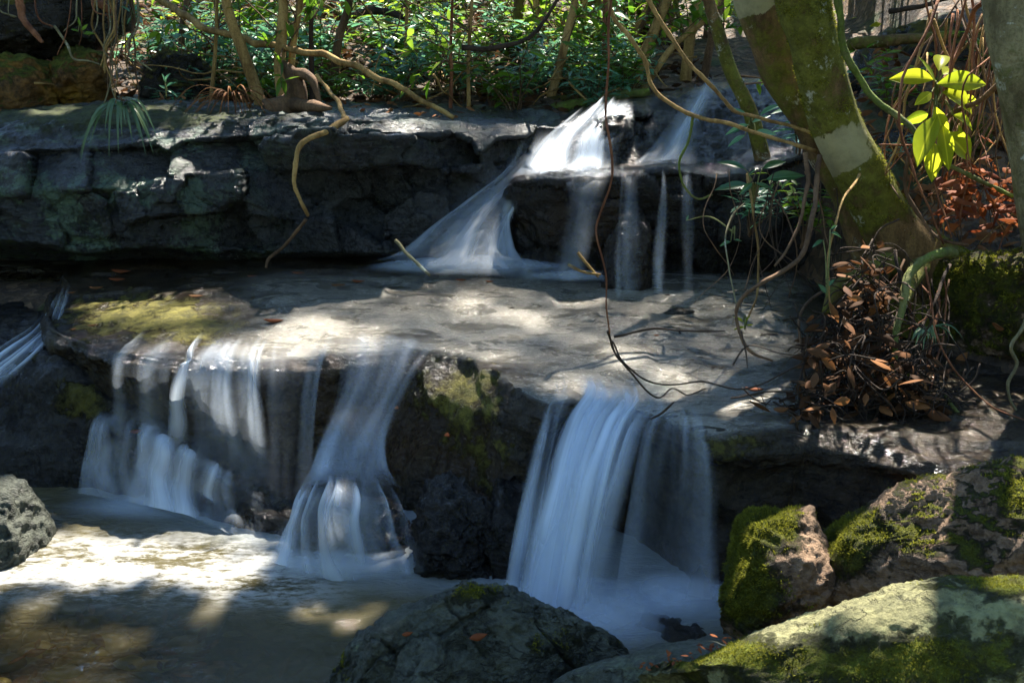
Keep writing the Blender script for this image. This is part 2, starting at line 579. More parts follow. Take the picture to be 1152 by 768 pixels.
def pool_mat():
    k = NT('pool_water')
    milk, clear, chop = k.attr('milk'), k.attr('clear'), k.attr('chop')
    w1 = k.noise(1.0, 5, 0.6, k.mapv((9, 16, 1)), 0.6)
    w2 = k.noise(1.0, 4, 0.6, k.mapv((26, 60, 1)), 1.2)
    sc = k.math('ADD', k.math('MULTIPLY', k.noise(1.0, 6, 0.7, k.mapv((3, 7, 1)), 0.4), 0.5), k.math('MULTIPLY', k.noise(1.0, 6, 0.75, k.mapv((16, 40, 1)), 0.4), 0.5))
    col = k.mix(k.ramp(k.noise(1.3, 4), 0.3, 0.7), (0.042, 0.036, 0.014), (0.085, 0.072, 0.036))
    foam = k.math('MULTIPLY', k.attr('foam'), k.ramp(sc, 0.42, 0.58))  # foam streaks that also carry the painted sun glare of the pool
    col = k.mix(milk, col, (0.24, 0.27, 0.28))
    col = k.mix(foam, col, (0.52, 0.52, 0.50))  # foam white, with the glare on the water put into the colour
    h = k.math('ADD', k.math('MULTIPLY', w1, 0.6), k.math('MULTIPLY', w2, k.math('MULTIPLY', chop, 1.1)))
    k.set(Base_Color=col, Roughness=k.math('ADD', 0.06, k.math('MULTIPLY', milk, 0.4)), IOR=1.33,
          Normal=k.bump(h, 0.05, k.math('ADD', 0.25, k.math('MULTIPLY', chop, 0.75))))
    tp = k.n('ShaderNodeBsdfTransparent', Color=(0.75, 0.7, 0.5))
    gl = k.n('ShaderNodeBsdfGlossy', Roughness=0.05, Color=(1, 1, 1), Normal=k.b.inputs['Normal'].links[0].from_socket)
    fr = k.n('ShaderNodeFresnel', IOR=1.33, Normal=k.b.inputs['Normal'].links[0].from_socket)
    clr = k.n('ShaderNodeMixShader', i0=fr.outputs[0], i1=tp.outputs[0], i2=gl.outputs[0])
    mx = k.n('ShaderNodeMixShader', i0=clear, i1=k.b.outputs[0], i2=clr.outputs[0])
    k.t.links.new(mx.outputs[0], k.out.inputs[0])
    return k.m


def film_mat():
    k = NT('thin_stream_water')
    d = k.attr('dens')
    w1 = k.noise(1.0, 5, 0.6, k.mapv((10, 26, 1)), 0.7)
    w2 = k.noise(1.0, 4, 0.65, k.mapv((45, 95, 1)), 0.8)
    br = k.noise(1.0, 6, 0.65, k.mapv((5, 9, 1)), 0.6)
    col = k.mix(k.ramp(k.noise(1.5, 5, 0.6), 0.3, 0.7), (0.115, 0.105, 0.086), (0.19, 0.178, 0.15))
    col = k.mix(k.math('MULTIPLY', k.ramp(w2, 0.52, 0.66), 0.4), col, (0.42, 0.41, 0.37))
    al = k.math('MULTIPLY', d, k.math('ADD', 0.45, k.ramp(br, 0.35, 0.6)), clamp=True)
    w3 = k.noise(1.0, 3, 0.6, k.mapv((95, 170, 1)), 0.6)
    h = k.math('ADD', k.math('ADD', k.math('MULTIPLY', w1, 0.3), k.math('MULTIPLY', w2, 0.32)), k.math('MULTIPLY', w3, 0.26))
    k.set(Base_Color=col, Roughness=0.11, IOR=1.33, Normal=k.bump(h, 0.03, 0.6))
    tp = k.n('ShaderNodeBsdfTransparent')
    mx = k.n('ShaderNodeMixShader', i0=al, i1=tp.outputs[0], i2=k.b.outputs[0])
    k.t.links.new(mx.outputs[0], k.out.inputs[0])
    return k.m


M['soil'] = soil_mat()
M['pool'] = pool_mat()
M['film'] = film_mat()

# ================================================================== THE SETTING: ground, pool, bedrock
def rock_obj(name, P, mat, moss, wet, lich, label=None, cat=None, kind=None, parent=None, amp=0.0):
    N = grid_normals(P)
    if N[..., 2].mean() < 0:
        N = -N
    me = mesh_np(name, P, grid_faces(*P.shape[:2]), mat, {'moss': moss(P, N), 'wet': wet(P, N), 'lich': lich(P, N)})
    return tag(put(name, me, parent), label, cat, kind=kind)


def const(v):
    return lambda P, N: np.full(P.shape[:-1], float(v))


def blob(px, py, x, y, rx, ry):
    return np.exp(-(((px - x) / rx) ** 2 + ((py - y) / ry) ** 2))


def ground_z(x, y):
    z = np.full(np.shape(x), -0.38)
    z = np.maximum(z, -0.38 + 0.95 * sst(4.3, 5.2, y))
    z = z + 0.24 * np.exp(-(((x + 1.5) / 1.0) ** 2 + ((y - 2.4) / .8) ** 2))
    z = np.where(y > 5.6, np.maximum(z, 0.5 + 0.85 * sst(5.9, 6.4, y)), z)
    hill = 1.38 + 0.20 * np.clip(y - 6.4, 0, 40) - 0.05 * np.clip(y - 18, 0, 100)
    z = np.where(y > 6.35, np.maximum(z, hill), z)
    # the bank on the right, with the leaning tree
    edge = np.interp(y, [0.5, 2.5, 3.3, 4.0, 4.6, 5.3, 6.2, 8], [2.6, 2.3, 1.65, 1.32, 1.25, 1.2, 1.6, 2.6])
    top = np.interp(y, [0.5, 2.2, 3.1, 3.6, 4.0, 4.4, 5.0, 6.0, 8, 12], [0.0, 0.0, 0.40, 0.46, 0.7, 0.95, 1.15, 1.75, 2.1, 2.8])
    b = sst(0, 0.62, x - edge)
    z = np.maximum(z, (-0.4 + (top + 0.4) * b))
    z = z + 0.22 * np.clip(x - 2.6, 0, 8) * sst(2.0, 4.5, y)
    z = z + 0.9 * sst(2.6, 5.0, x) * (1 - sst(2.0, 4.5, y))
    # the bank on the left, beyond the frame, and the stream bed running down behind the camera
    z = np.maximum(z, -0.4 + 1.5 * sst(3.0, 5.0, -x) * (1 - sst(4.5, 6, y)))
    return z


def axis(lo, a, b, hi, fine, k=26):
    f = np.arange(a, b, fine)
    g = np.geomspace(fine * 2, hi - b, k)
    h = np.geomspace(fine * 2, a - lo, k)[::-1]
    return np.concatenate([a - h, f, b + g])


gx, gy = axis(-300, -7, 7, 300, 0.045), axis(-300, -1, 13, 300, 0.045)
GX, GY = np.meshgrid(gx, gy)
GZ = ground_z(GX, GY)
Pn = np.stack([GX, GY, GZ], -1)
near = np.exp(-((GX / 9) ** 2 + ((GY - 6) / 9) ** 2))
GZ = GZ + near * (0.07 * fbm(Pn * 1.6, 4) + 0.05 * fbm(Pn * 6, 3)) + (1 - near) * 0.5 * fbm(Pn * 0.12, 3)
Pg = np.stack([GX, GY, GZ], -1)
me = mesh_np('forest_ground', Pg, grid_faces(*GX.shape), M['soil'])
tag(put('forest_ground', me), 'brown forest soil with leaf litter under the trees', 'ground', kind='structure')


def gz(x, y):
    return float(ground_z(np.array([float(x)]), np.array([float(y)]))[0])


# ---- the middle ledge: a flat wet rock table with a broken front lip
LIP = [(-40, 300, .62), (85, 306, .62), (60, 335, .62), (50, 352, .615), (62, 372, .61), (110, 388, .61), (160, 396, .61), (205, 405, .60), (235, 399, .60),
       (280, 405, .60), (330, 402, .60), (400, 398, .60), (470, 394, .60), (520, 404, .59), (560, 424, .59), (590, 443, .585), (612, 454, .58),
       (640, 449, .58), (660, 449, .58), (735, 467, .575), (770, 483, .575), (805, 493, .575), (850, 489, .575), (900, 480, .57), (960, 492, .56), (1060, 520, .55), (1200, 530, .55)]
LW = np.array([atz(*p) for p in LIP])
LPX = np.array([p[0] for p in LIP[1:]], float)


def lip(px):
    """point on the lip of the middle ledge seen at this column of the photograph"""
    o = np.argsort(LPX[2:])
    return np.array([np.interp(px, LPX[2:][o], LW[3:][o][:, k]) for k in range(3)])


o_ = np.argsort(LW[:, 0])
lx, ly, lz = LW[o_, 0], LW[o_, 1], LW[o_, 2]


def offs(pairs):
    """offset along the lip, given at columns of the photograph"""
    xs = [lip(p)[0] for p, _ in pairs]
    return lambda x: np.interp(x, xs, [v for _, v in pairs])


LX = np.linspace(-3.4, 2.75, 620)
yl, zl = np.interp(LX, lx, ly), np.interp(LX, lx, lz)
d_foot = offs([(60, .1), (310, .0), (380, -.2), (480, -.45), (560, -.42), (600, -.1), (660, .22), (760, .2), (800, .05), (900, .05)])(LX)
d_mid = offs([(60, .14), (300, .08), (400, .02), (470, -.2), (530, -.27), (580, -.12), (620, .12), (700, .26), (790, .12), (900, .02)])(LX)
d_up = offs([(60, .05), (300, .03), (470, -.08), (530, -.15), (590, -.04), (630, .08), (720, .1), (800, .05), (900, 0)])(LX)


def prow(y, z):
    return [(a, b, c) for a, b, c in zip(LX, np.broadcast_to(y, LX.shape), np.broadcast_to(z, LX.shape))]


back_y = np.full_like(LX, 6.1)
rows = [prow(yl + d_foot, -0.4), prow(yl + d_mid, 0.22), prow(yl + d_up, 0.46), prow(yl - 0.015, zl - 0.06), prow(yl + 0.05, zl),
        prow(yl + (5.3 - yl) * 0.5, zl + 0.035), prow(np.maximum(5.4, yl + .3), 0.665), prow(back_y, 0.70)]
P = loftx(rows, -3.4, 2.75, 620, [34, 18, 14, 10, 60, 56, 14], 3)
N = grid_normals(P)
N = np.where(N[..., 2:3].mean() < 0, -N, N)
px, py = pix(P)
topm = sst(0.5, 0.9, N[..., 2])
d = (1 - topm) * (0.075 * fbm(P * 2.6, 5) + 0.035 * fbm(P * np.array([9, 9, 7]), 5, ridged=True)) + topm * (0.008 * fbm(P * 2.2, 4) + 0.005 * fbm(P * 13, 5))
step = fbm(P * np.array([1.3, 2.6, 0]) + 4.2, 3)
d += topm * (0.016 * sst(0.0, 0.03, step) + 0.012 * sst(-0.22, -0.19, step) - 0.02)
# the broken corner on the left slopes down, mossy
corner = blob(px, py, 70, 350, 110, 50) * topm
P[..., 2] -= 0.05 * corner
P = P + N * d[..., None]
LEDGE = P.copy()
mossmask = 0.8 * blob(px, py, 150, 345, 120, 28) * topm + 0.75 * blob(px, py, 520, 440, 62, 40) + 0.6 * blob(px, py, 810, 500, 60, 22) \
    + 0.55 * blob(px, py, 235, 370, 60, 22) + 0.5 * blob(px, py, 540, 520, 60, 60) + 0.25 * blob(px, py, 90, 380, 40, 20)
rock_obj('rock_ledge', P, M['ledge_rock'], lambda P_, N_: mossmask, lambda P_, N_: 1.0 - 0.5 * np.clip(mossmask, 0, 1), const(0.5),
         'broad flat wet rock ledge spanning the middle of the stream, its front broken by falls', 'rock ledge')

# the thin sheet of stream water sliding over the ledge
i0, i1 = 71, 192
S = P[i0:i1].copy()
S = relax(S, 8)
spx, spy = pix(S)
S[..., 2] += 0.007 + 0.004 * fbm(S * np.array([5, 11, 5]), 3)
dens = sst(215, 330, spx + 30 * fbm(S * 3, 3)) * (1 - sst(860, 930, spx)) * sst(302, 316, spy)
dens *= 1 - 0.9 * blob(spx, spy, 540, 418, 50, 14)
dens *= 1 - 0.55 * blob(spx, spy, 300, 312, 190, 10)
dens = np.clip(dens * (0.75 + 0.5 * fbm(S * 4, 3) + 0.2), 0, 1)
dens[:5] *= np.linspace(0, 1, 5)[:, None]
me = mesh_np('stream_water', S, grid_faces(*S.shape[:2]), M['film'], {'dens': dens})
tag(put('stream_water', me), 'thin pale sheet of water sliding over the rock ledge', 'stream', kind='structure')

# ---- the pool at the foot of the falls
X, Y = np.meshgrid(np.arange(-5, 5.01, 0.03), np.arange(-3, 5.2, 0.03))
Pw = np.stack([X, Y, np.zeros_like(X)], -1)
wpx, wpy = pix(Pw)
front = Y > 1.4
Pw[..., 2] = 0.006 * fbm(Pw * np.array([4, 9, 1]), 4) + 0.022 * np.where(front, blob(wpx, wpy, 60, 740, 190, 60), 0) * fbm(Pw * np.array([8, 17, 1]), 3)
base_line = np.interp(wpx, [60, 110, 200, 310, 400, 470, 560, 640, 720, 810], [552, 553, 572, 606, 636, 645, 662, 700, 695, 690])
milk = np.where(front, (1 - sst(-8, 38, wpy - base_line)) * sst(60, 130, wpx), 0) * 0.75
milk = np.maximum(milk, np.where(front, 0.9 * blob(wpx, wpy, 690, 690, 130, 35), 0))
foam = np.where(front, sst(585, 625, wpy) * (1 - sst(655, 700, wpy - 0.02 * (wpx - 300))) * (1 - sst(300, 440, wpx)), 0)  # foam mask shaped to the glare patch, painting that glare into the pool
clear = np.where(front, 0.95 * blob(wpx, wpy, 20, 745, 250, 62), 0.3)
chop = np.where(front, 0.15 + blob(wpx, wpy, 40, 730, 200, 60), 0.3)
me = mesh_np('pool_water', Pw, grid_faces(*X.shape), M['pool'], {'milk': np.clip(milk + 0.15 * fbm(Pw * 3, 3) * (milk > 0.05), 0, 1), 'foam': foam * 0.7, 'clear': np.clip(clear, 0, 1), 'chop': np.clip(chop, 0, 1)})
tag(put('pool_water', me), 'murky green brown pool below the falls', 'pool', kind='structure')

# ---- the lower rock tier on the left, under the falls
foot = [atz(-60, 545, 0), atz(60, 551, 0), atz(110, 554, 0), atz(200, 573, 0), atz(310, 607, 0), atz(340, 610, 0)]
tl = [at(-60, 395, 4.4), at(0, 402, 4.35), at(60, 410, 4.2), at(95, 440, 4.1), at(130, 466, 4.0), at(175, 488, 3.92), at(220, 515, 3.84), at(265, 542, 3.74), at(310, 572, 3.62), at(345, 600, 3.5)]
tl = np.array(tl)
dz = np.array([0, 0, 1.0])
rows = [np.array(foot) - [0, -.02, .35], np.array(foot) + [0, .05, .06], tl - [0, .0, .05], tl + [0, .06, .01], tl + [0, .55, .05], tl + [0, .9, .02]]
P = loftx(rows, -2.9, -0.72, 260, [22, 22, 8, 40, 10], 3)
N = grid_normals(P)
N = -N if N[..., 2].mean() < 0 else N
px, py = pix(P)
d = 0.06 * fbm(P * 3.1 + 9, 4) + 0.03 * fbm(P * 9, 5, ridged=True)
P = P + N * d[..., None]
mm = 0.9 * blob(px, py, 95, 450, 38, 26) + 0.5 * blob(px, py, 40, 405, 40, 14)
rock_obj('rock_step', P, M['dark_rock'], lambda a, b: mm, const(1), const(0.5),
         'dark low rock step under the left falls, with mossy rim', 'rock step')

# ---- the long dark rock shelf behind, on the left
sh_x = lambda p, Y: at(p, 140, Y)[0]
def srow(lst):
    return [at(*p) for p in lst]
rows = [[(-5, 5.75, .5), (-2, 5.75, .5), (0.1, 5.9, .5), (0.6, 6.3, .5)],
        srow([(-260, 288, 5.7), (0, 288, 5.75), (300, 292, 5.75), (500, 290, 5.85), (640, 290, 6.3)]),
        srow([(-260, 262, 5.25), (0, 270, 5.25), (80, 280, 5.25), (200, 276, 5.35), (320, 285, 5.45), (430, 285, 5.5), (520, 270, 5.65), (600, 250, 6.0), (640, 250, 6.2)]),
        srow([(-260, 215, 5.2), (0, 215, 5.22), (120, 215, 5.25), (300, 215, 5.4), (420, 215, 5.42), (500, 215, 5.5), (560, 215, 5.75), (640, 215, 6.2)]),
        srow([(-260, 172, 5.35), (0, 172, 5.35), (130, 166, 5.4), (250, 156, 5.42), (340, 150, 5.42), (430, 150, 5.42), (520, 150, 5.6), (570, 155, 5.85), (640, 160, 6.2)]),
        srow([(-260, 145, 5.6), (0, 142, 5.6), (60, 135, 5.6), (140, 138, 5.6), (250, 138, 5.55), (420, 136, 5.5), (520, 141, 5.7), (580, 143, 5.95), (640, 146, 6.2)]),
        srow([(-260, 128, 6.2), (0, 124, 6.2), (140, 116, 6.2), (260, 124, 6.1), (420, 130, 6.1), (520, 136, 6.1), (600, 138, 6.2), (640, 139, 6.3)]),
        [(-5, 7.4, 1.5), (-2, 7.4, 1.5), (0.6, 7.4, 1.5)]]
P = loftx(rows, -4.2, 0.3, 640, [6, 10, 46, 46, 34, 40, 30], 3)
N = grid_normals(P)
px, py = pix(P)
fac = 1 - sst(0.55, 0.9, np.abs(N[..., 2]))
rightness_ = lambda P_: sst(-2.6, -1.4, P_[..., 0])
wx = P[..., 0] + 0.05 * fbm(P * 2.3, 3)
wz = P[..., 2] + 0.035 * fbm(P * 2.9 + 7, 3)
lowz = 1.20 + 0.06 * fbm(P * np.array([2.2, 0, 0]), 2) - 0.12 * (1 - rightness_(P))
upper = sst(-0.008, 0.008, P[..., 2] - lowz)
ca, ea, ua, va = cells(wx * 2.5 + .5 * wz, (wz - lowz) * 3.2 + .5, 11)
cb, eb, ub, vb = cells(wx * 1.55 + .25 * wz, (wz - lowz) * 2.0 + 4.5, 3)
c2, e2, u2, v2 = cells(wx * 4.3 + .3 * wz, wz * 3.6 + wx * 0.5, 29)
rightness = rightness_(P)
tilt = lambda c, u, v: u * np.sin(c * 61.0) + v * np.cos(c * 47.0)
bl_a = 0.22 * (ca - 0.35) + 0.30 * tilt(ca, ua, va) - 0.018 * (1 - sst(0, .04, ea))
bl_b = 0.14 * (cb - 0.7) + 0.22 * tilt(cb, ub, vb) + 0.07 * (c2 - .5) + 0.12 * tilt(c2, u2, v2) - 0.016 * (1 - sst(0, .025, eb))
blocks = (upper * bl_a + (1 - upper) * bl_b) * (0.45 + 0.55 * rightness)
front_dir = np.array([0, -1.0, 0.15])
P = P + front_dir * (blocks * fac)[..., None]
N = grid_normals(P)
N = np.where((N[..., 2].mean() < 0), -N, N)
d = 0.028 * fbm(P * 2.4 + 3, 4) + 0.016 * fbm(P * 9, 5, ridged=True) + (1 - fac) * 0.05 * fbm(P * np.array([3, 7, 3]), 4)
P = P + N * d[..., None]
mm = 0.85 * blob(px, py, 120, 132, 180, 14) + 0.35 * blob(px, py, 60, 240, 90, 50) + 0.4 * blob(px, py, 420, 205, 14, 40) + 0.3 * blob(px, py, 150, 235, 60, 40) + 0.25 * (1 - fac)
wetm = sst(130, 330, px) * sst(150, 230, py) * 0.9 + 0.1
SHELF = P.copy()
rock_obj('rock_shelf', P, M['shelf_rock'], lambda a, b: mm, lambda a, b: wetm,
         lambda a, b: np.clip(1.1 - sst(120, 420, px) * 0.9 + 0.3 * (1 - fac) - wetm * 0.3, 0, 1),
         'long dark jointed rock shelf on the left behind the ledge, undercut at its foot', 'rock shelf')

# ---- the stepped rock on the right that carries the upper falls
xb = lambda p: at(p, 200, 5.2)[0]
rows = [[(-0.12, 6.2, .45), (0.05, 5.5, .45), (0.3, 5.35, .45), (1.0, 5.35, .45), (2.2, 5.35, .45)],
        [(-0.12, 6.25, .9), (0.03, 5.5, .88), (0.2, 5.3, .88), (0.6, 5.22, .88), (1.0, 5.28, .88), (2.2, 5.2, .9)],
        [(-0.12, 6.3, 1.1)] + srow([(567, 222, 5.45), (580, 205, 5.25), (640, 200, 5.2), (700, 196, 5.2), (760, 192, 5.2), (805, 200, 5.25), (860, 190, 5.3), (1000, 150, 5.4)]),
        [(-0.12, 6.4, 1.2)] + srow([(585, 194, 5.75), (640, 189, 5.75), (700, 187, 5.75), (760, 184, 5.75), (810, 186, 5.75), (880, 150, 5.8), (1000, 120, 5.9)]),
        [(-0.12, 6.5, 1.33)] + srow([(595, 170, 5.95), (640, 160, 5.92), (690, 160, 5.9), (720, 160, 5.98), (790, 150, 6.15), (850, 130, 6.2), (1000, 100, 6.3)]),
        [(-0.12, 6.6, 1.42)] + srow([(600, 147, 6.2), (640, 139, 6.1), (665, 130, 6.1), (715, 118, 6.15), (730, 112, 6.5), (800, 102, 6.6), (860, 90, 6.7), (1000, 85, 6.8)]),
        [(-0.12, 8, 1.45), (0.6, 8, 1.5), (1.2, 8, 1.55), (2.2, 8, 1.6)]]
P = loftx(rows, -0.12, 2.1, 300, [24, 26, 34, 26, 30, 20], 3)
N = grid_normals(P)
px, py = pix(P)
fac = 1 - sst(0.6, 0.92, np.abs(N[..., 2]))
wx, wz = P[..., 0] + 0.1 * fbm(P * 3, 3), P[..., 2] * 1.0 + 0.05 * fbm(P * 4 + 5, 3)
c1, e1, u1, v1 = cells(wx * 2.8, wz * 3.6 + P[..., 1] * 0.8, 19)
P = P + np.array([0, -1, 0.2]) * (fac * (0.15 * (c1 - 0.5) + 0.12 * tilt(c1, u1, v1) - 0.03 * (1 - sst(0, .06, e1))))[..., None]
N = grid_normals(P)
N = -N if N[..., 2].mean() < 0 else N
P = P + N * (0.035 * fbm(P * 3.5 + 2, 4) + 0.02 * fbm(P * 9, 5, ridged=True))[..., None]
rock_obj('stepped_rock', P, M['dark_rock'], lambda a, b: 0.4 * blob(px, py, 780, 180, 60, 40), const(1), const(0.35),
         'black stepped rock under the upper falls, right of the shelf', 'stepped rock')


# ================================================================== boulders
ICO = {}


def ico(sub):
    if sub not in ICO:
        bm = bmesh.new()
        bmesh.ops.create_icosphere(bm, subdivisions=sub, radius=1)
        V = np.array([v.co[:] for v in bm.verts])
        Fc = np.array([[v.index for v in f.verts] for f in bm.faces])
        bm.free()
        ICO[sub] = (V / np.linalg.norm(V, axis=1)[:, None], Fc)
    return ICO[sub]


def vnormals(V, Fc):
    n = np.zeros_like(V)
    fn = np.cross(V[Fc[:, 1]] - V[Fc[:, 0]], V[Fc[:, 2]] - V[Fc[:, 0]])
    for k in range(3):
        np.add.at(n, Fc[:, k], fn)
    return n / (np.linalg.norm(n, axis=1)[:, None] + 1e-12)


def moss_tufts(o, V, Fc, Nn, mo, tufts, tuft_size, r_, mossmat='moss', soft=0.9, off=None):
    """little blades standing on the mossy faces of one thing, as one part of it"""
    f3 = V[Fc]
    ar = np.linalg.norm(np.cross(f3[:, 1] - f3[:, 0], f3[:, 2] - f3[:, 0]), axis=1)
    cc = f3.mean(1)
    keep = fbm(cc * 14, 4)
    w = ar * np.clip(mo[Fc].mean(1) + keep * soft - 0.62, 0, 0.5)
    w = w * (np.einsum('ij,ij->i', Nn[Fc[:, 0]], EYE - cc) > -0.4 * np.linalg.norm(EYE - cc, axis=1))
    if w.sum() <= 0:
        return
    fi = r_.choice(len(Fc), tufts, p=w / w.sum())
    u = r_.dirichlet((1, 1, 1), tufts)
    pos = (f3[fi] * u[:, :, None]).sum(1)
    dr = Nn[Fc[fi, 0]] * 0.75 + r_.normal(size=(tufts, 3)) * 0.6
    g = Geo()
    tv = np.array([(-.13, 0, 0), (.13, 0, 0), (.09, .6, .05), (-.09, .6, .05), (0, 1, 0.15)])
    hue = np.clip(r_.uniform(0, .98, tufts) * (0.55 + keep[fi] * 1.0 + .2), 0, .99)
    V_, F_, A_ = scatter((tv, np.array([(0, 1, 2, 3)])), pos, dr, r_.normal(size=(tufts, 3)), r_.uniform(.5, 1.3, tufts) * tuft_size, hue)
    tips = (np.arange(tufts) * 5)[:, None] + np.array([3, 2, 4])
    g.add(V_, F_, tips, A_)
    mo_ = put('moss', g.mesh('moss', M[mossmat]), o)
    if o.type == 'MESH':
        mo_.location = (0, 0, 0)
    mo_['kind'] = 'stuff'


def boulder(name, out, Y, depth, label, mat, seed, moss=None, lich=0.6, wet=0.0, rough=0.05, facets=14, sq=0.72, sub=6, cat='boulder', group=None,
            tufts=0, tuft_size=0.012, crack=0.0, tilt=0.0, mossmat='moss', parent=None):
    r_ = np.random.RandomState(seed)
    out = np.array(out, float)
    cpx, cpy = (out[:, 0].min() + out[:, 0].max()) / 2, (out[:, 1].min() + out[:, 1].max()) / 2
    C = at(cpx, cpy, Y)
    n = C - EYE
    n /= np.linalg.norm(n)
    X_ = np.cross(n, [0, 0, 1.0])
    X_ /= np.linalg.norm(X_)
    U_ = np.cross(X_, n)
    ab = []
    for q in out:
        dd = ray(*q)
        t = ((C - EYE) @ n) / (dd @ n)
        w = EYE + dd * t - C
        ab.append((w @ X_, w @ U_))
    ab = np.array(ab)
    th = np.arctan2(ab[:, 1], ab[:, 0])
    rr = np.hypot(ab[:, 0], ab[:, 1])
    o = np.argsort(th)
    th, rr = th[o], rr[o]
    th = np.concatenate([th - 2 * np.pi, th, th + 2 * np.pi])
    rr = np.tile(rr, 3)
    # densify in the plane, so that straight stretches of outline stay straight
    q = np.stack([rr * np.cos(th), rr * np.sin(th)], -1)
    tt, r2 = [], []
    for i in range(len(q) - 1):
        for s in np.arange(8) / 8:
            p_ = q[i] * (1 - s) + q[i + 1] * s
            r2.append(np.hypot(*p_))
            a_ = np.arctan2(p_[1], p_[0])
            tt.append(th[i] + ((a_ - th[i] + np.pi) % (2 * np.pi) - np.pi))
    tt, r2 = np.array(tt), np.array(r2)
    o = np.argsort(tt)
    tt, r2 = tt[o], r2[o]
    D, Fc = ico(sub)
    a = D[:, 0]
    b = D[:, 2]
    c = D[:, 1]
    t_ = np.arctan2(b, a)
    s_ = np.hypot(a, b) ** sq
    rad = np.interp(t_, tt, r2)
    c2 = np.sign(c) * np.abs(c) ** sq * depth
    V = (rad * s_ * np.cos(t_))[:, None] * X_ + (rad * s_ * np.sin(t_))[:, None] * U_ + c2[:, None] * n
    V = V + (tilt * (V @ n))[:, None] * np.array([0, 0, 1.0])
    size = np.abs(V).max()
    for _ in range(facets):
        g = r_.normal(size=3)
        g -= n * (g @ n)
        g = g * r_.uniform(0.2, 0.9) - n * r_.uniform(0.3, 1.0)
        g /= np.linalg.norm(g)
        h = V @ g
        off = h.max() * r_.uniform(0.74, 0.93)
        V = V - np.maximum(0, h - off)[:, None] * g * 0.85
    V = V + C
    Nn = vnormals(V, Fc)
    if Nn[0] @ (V[0] - C) < 0:
        Fc = Fc[:, ::-1]
        Nn = -Nn
    dis = rough * (0.8 * fbm(V * (1.1 / size) + seed, 4) + 0.5 * fbm(V * 7 + seed, 5) - 0.25 + 0.35 * fbm(V * 16 + seed, 4, ridged=True) + 0.15 * fbm(V * 45 + seed, 3))
    if crack:
        ax1 = V @ (X_ * 0.8 + n * 0.5 + U_ * .6) + 0.05 * fbm(V * 4, 3)
        ax2 = V @ (X_ * -0.4 + n * 0.3 + U_ * 0.9) + 0.05 * fbm(V * 4 + 8, 3)
        for ax, f_ in ((ax1, 5.0), (ax2, 4.2)):
            m_ = np.abs((ax * f_ + 0.2) % 1.0 - 0.5)
            dis -= crack * (1 - sst(0, 0.035, m_))
    V = V + Nn * dis[:, None]
    Nn = vnormals(V, Fc)
    px_, py_ = pix(V)
    mo = moss(V, Nn, px_, py_) if moss else np.zeros(len(V))
    me = mesh_np(name, V, Fc, M[mat], {'moss': mo, 'wet': np.full(len(V), wet), 'lich': np.full(len(V), lich)})
    if parent is not None:
        return put(name, me, parent)
    o = put(name, me)
    tag(o, label, cat, group)
    if tufts:
        moss_tufts(o, V, Fc, Nn, mo, tufts, tuft_size, r_, mossmat)
    return o


up_moss = lambda k, b=0.0: (lambda V, N, x, y: np.clip(N[:, 2], 0, 1) * k + b)

boulder('boulder', [(-90, 610), (-60, 548), (-20, 532), (8, 532), (28, 541), (45, 560), (60, 586), (66, 602), (52, 618), (35, 650), (-20, 690), (-90, 690)], 3.42, 0.22,
        'grey pitted boulder at the left edge of the pool, sunlit', 'grey_rock', 3, moss=up_moss(0.1), lich=0.45, rough=0.05)
boulder('boulder', [(345, 785), (362, 748), (385, 728), (402, 712), (430, 702), (455, 688), (490, 674), (520, 655), (545, 657), (580, 660), (602, 672), (640, 690), (672, 708), (702, 737), (700, 790), (600, 840), (420, 840)], 2.5, 0.36,
        'dark green cracked boulder in the front centre, below the main fall', 'grey_rock', 8, sub=7,
        moss=lambda V, N, x, y: 0.55 * blob(x, y, 530, 668, 34, 14) + 0.45 * blob(x, y, 380, 750, 40, 30) + 0.35 * blob(x, y, 640, 720, 80, 40) + 0.12, lich=0.75, rough=0.06, crack=0.018, tufts=2500, tuft_size=0.007)
boulder('boulder', [(440, 790), (448, 740), (462, 716), (480, 708), (498, 716), (505, 740), (500, 790), (470, 810)], 2.28, 0.09,
        'small dark rounded boulder leaning on the cracked boulder in front', 'grey_rock', 21, moss=up_moss(0.3), lich=0.3, rough=0.03, sub=5)
boulder('boulder', [(590, 790), (640, 757), (690, 741), (740, 726), (800, 722), (850, 730), (900, 750), (900, 830), (640, 830)], 2.18, 0.16,
        'smooth grey brown slab between the cracked boulder and the mossy front rock', 'grey_rock', 33, moss=up_moss(0.2), lich=0.4, rough=0.025, facets=5)
boulder('boulder', [(690, 790), (720, 768), (775, 745), (850, 711), (930, 687), (1000, 664), (1070, 651), (1152, 652), (1230, 656), (1290, 720), (1290, 860), (1000, 900), (740, 840)], 1.92, 0.34,
        'pale lichened boulder with moss patches filling the lower right corner', 'pale_rock', 41, sub=7,
        moss=lambda V, N, x, y: 0.42 * blob(x, y, 900, 745, 170, 30) + 0.62 * blob(x, y, 1060, 740, 110, 34) + 0.7 * blob(x, y, 1130, 655, 70, 14) + 0.62 * blob(x, y, 800, 735, 80, 14) + 0.25,
        lich=0.95, rough=0.035, facets=8, tufts=12000, tuft_size=0.0065)
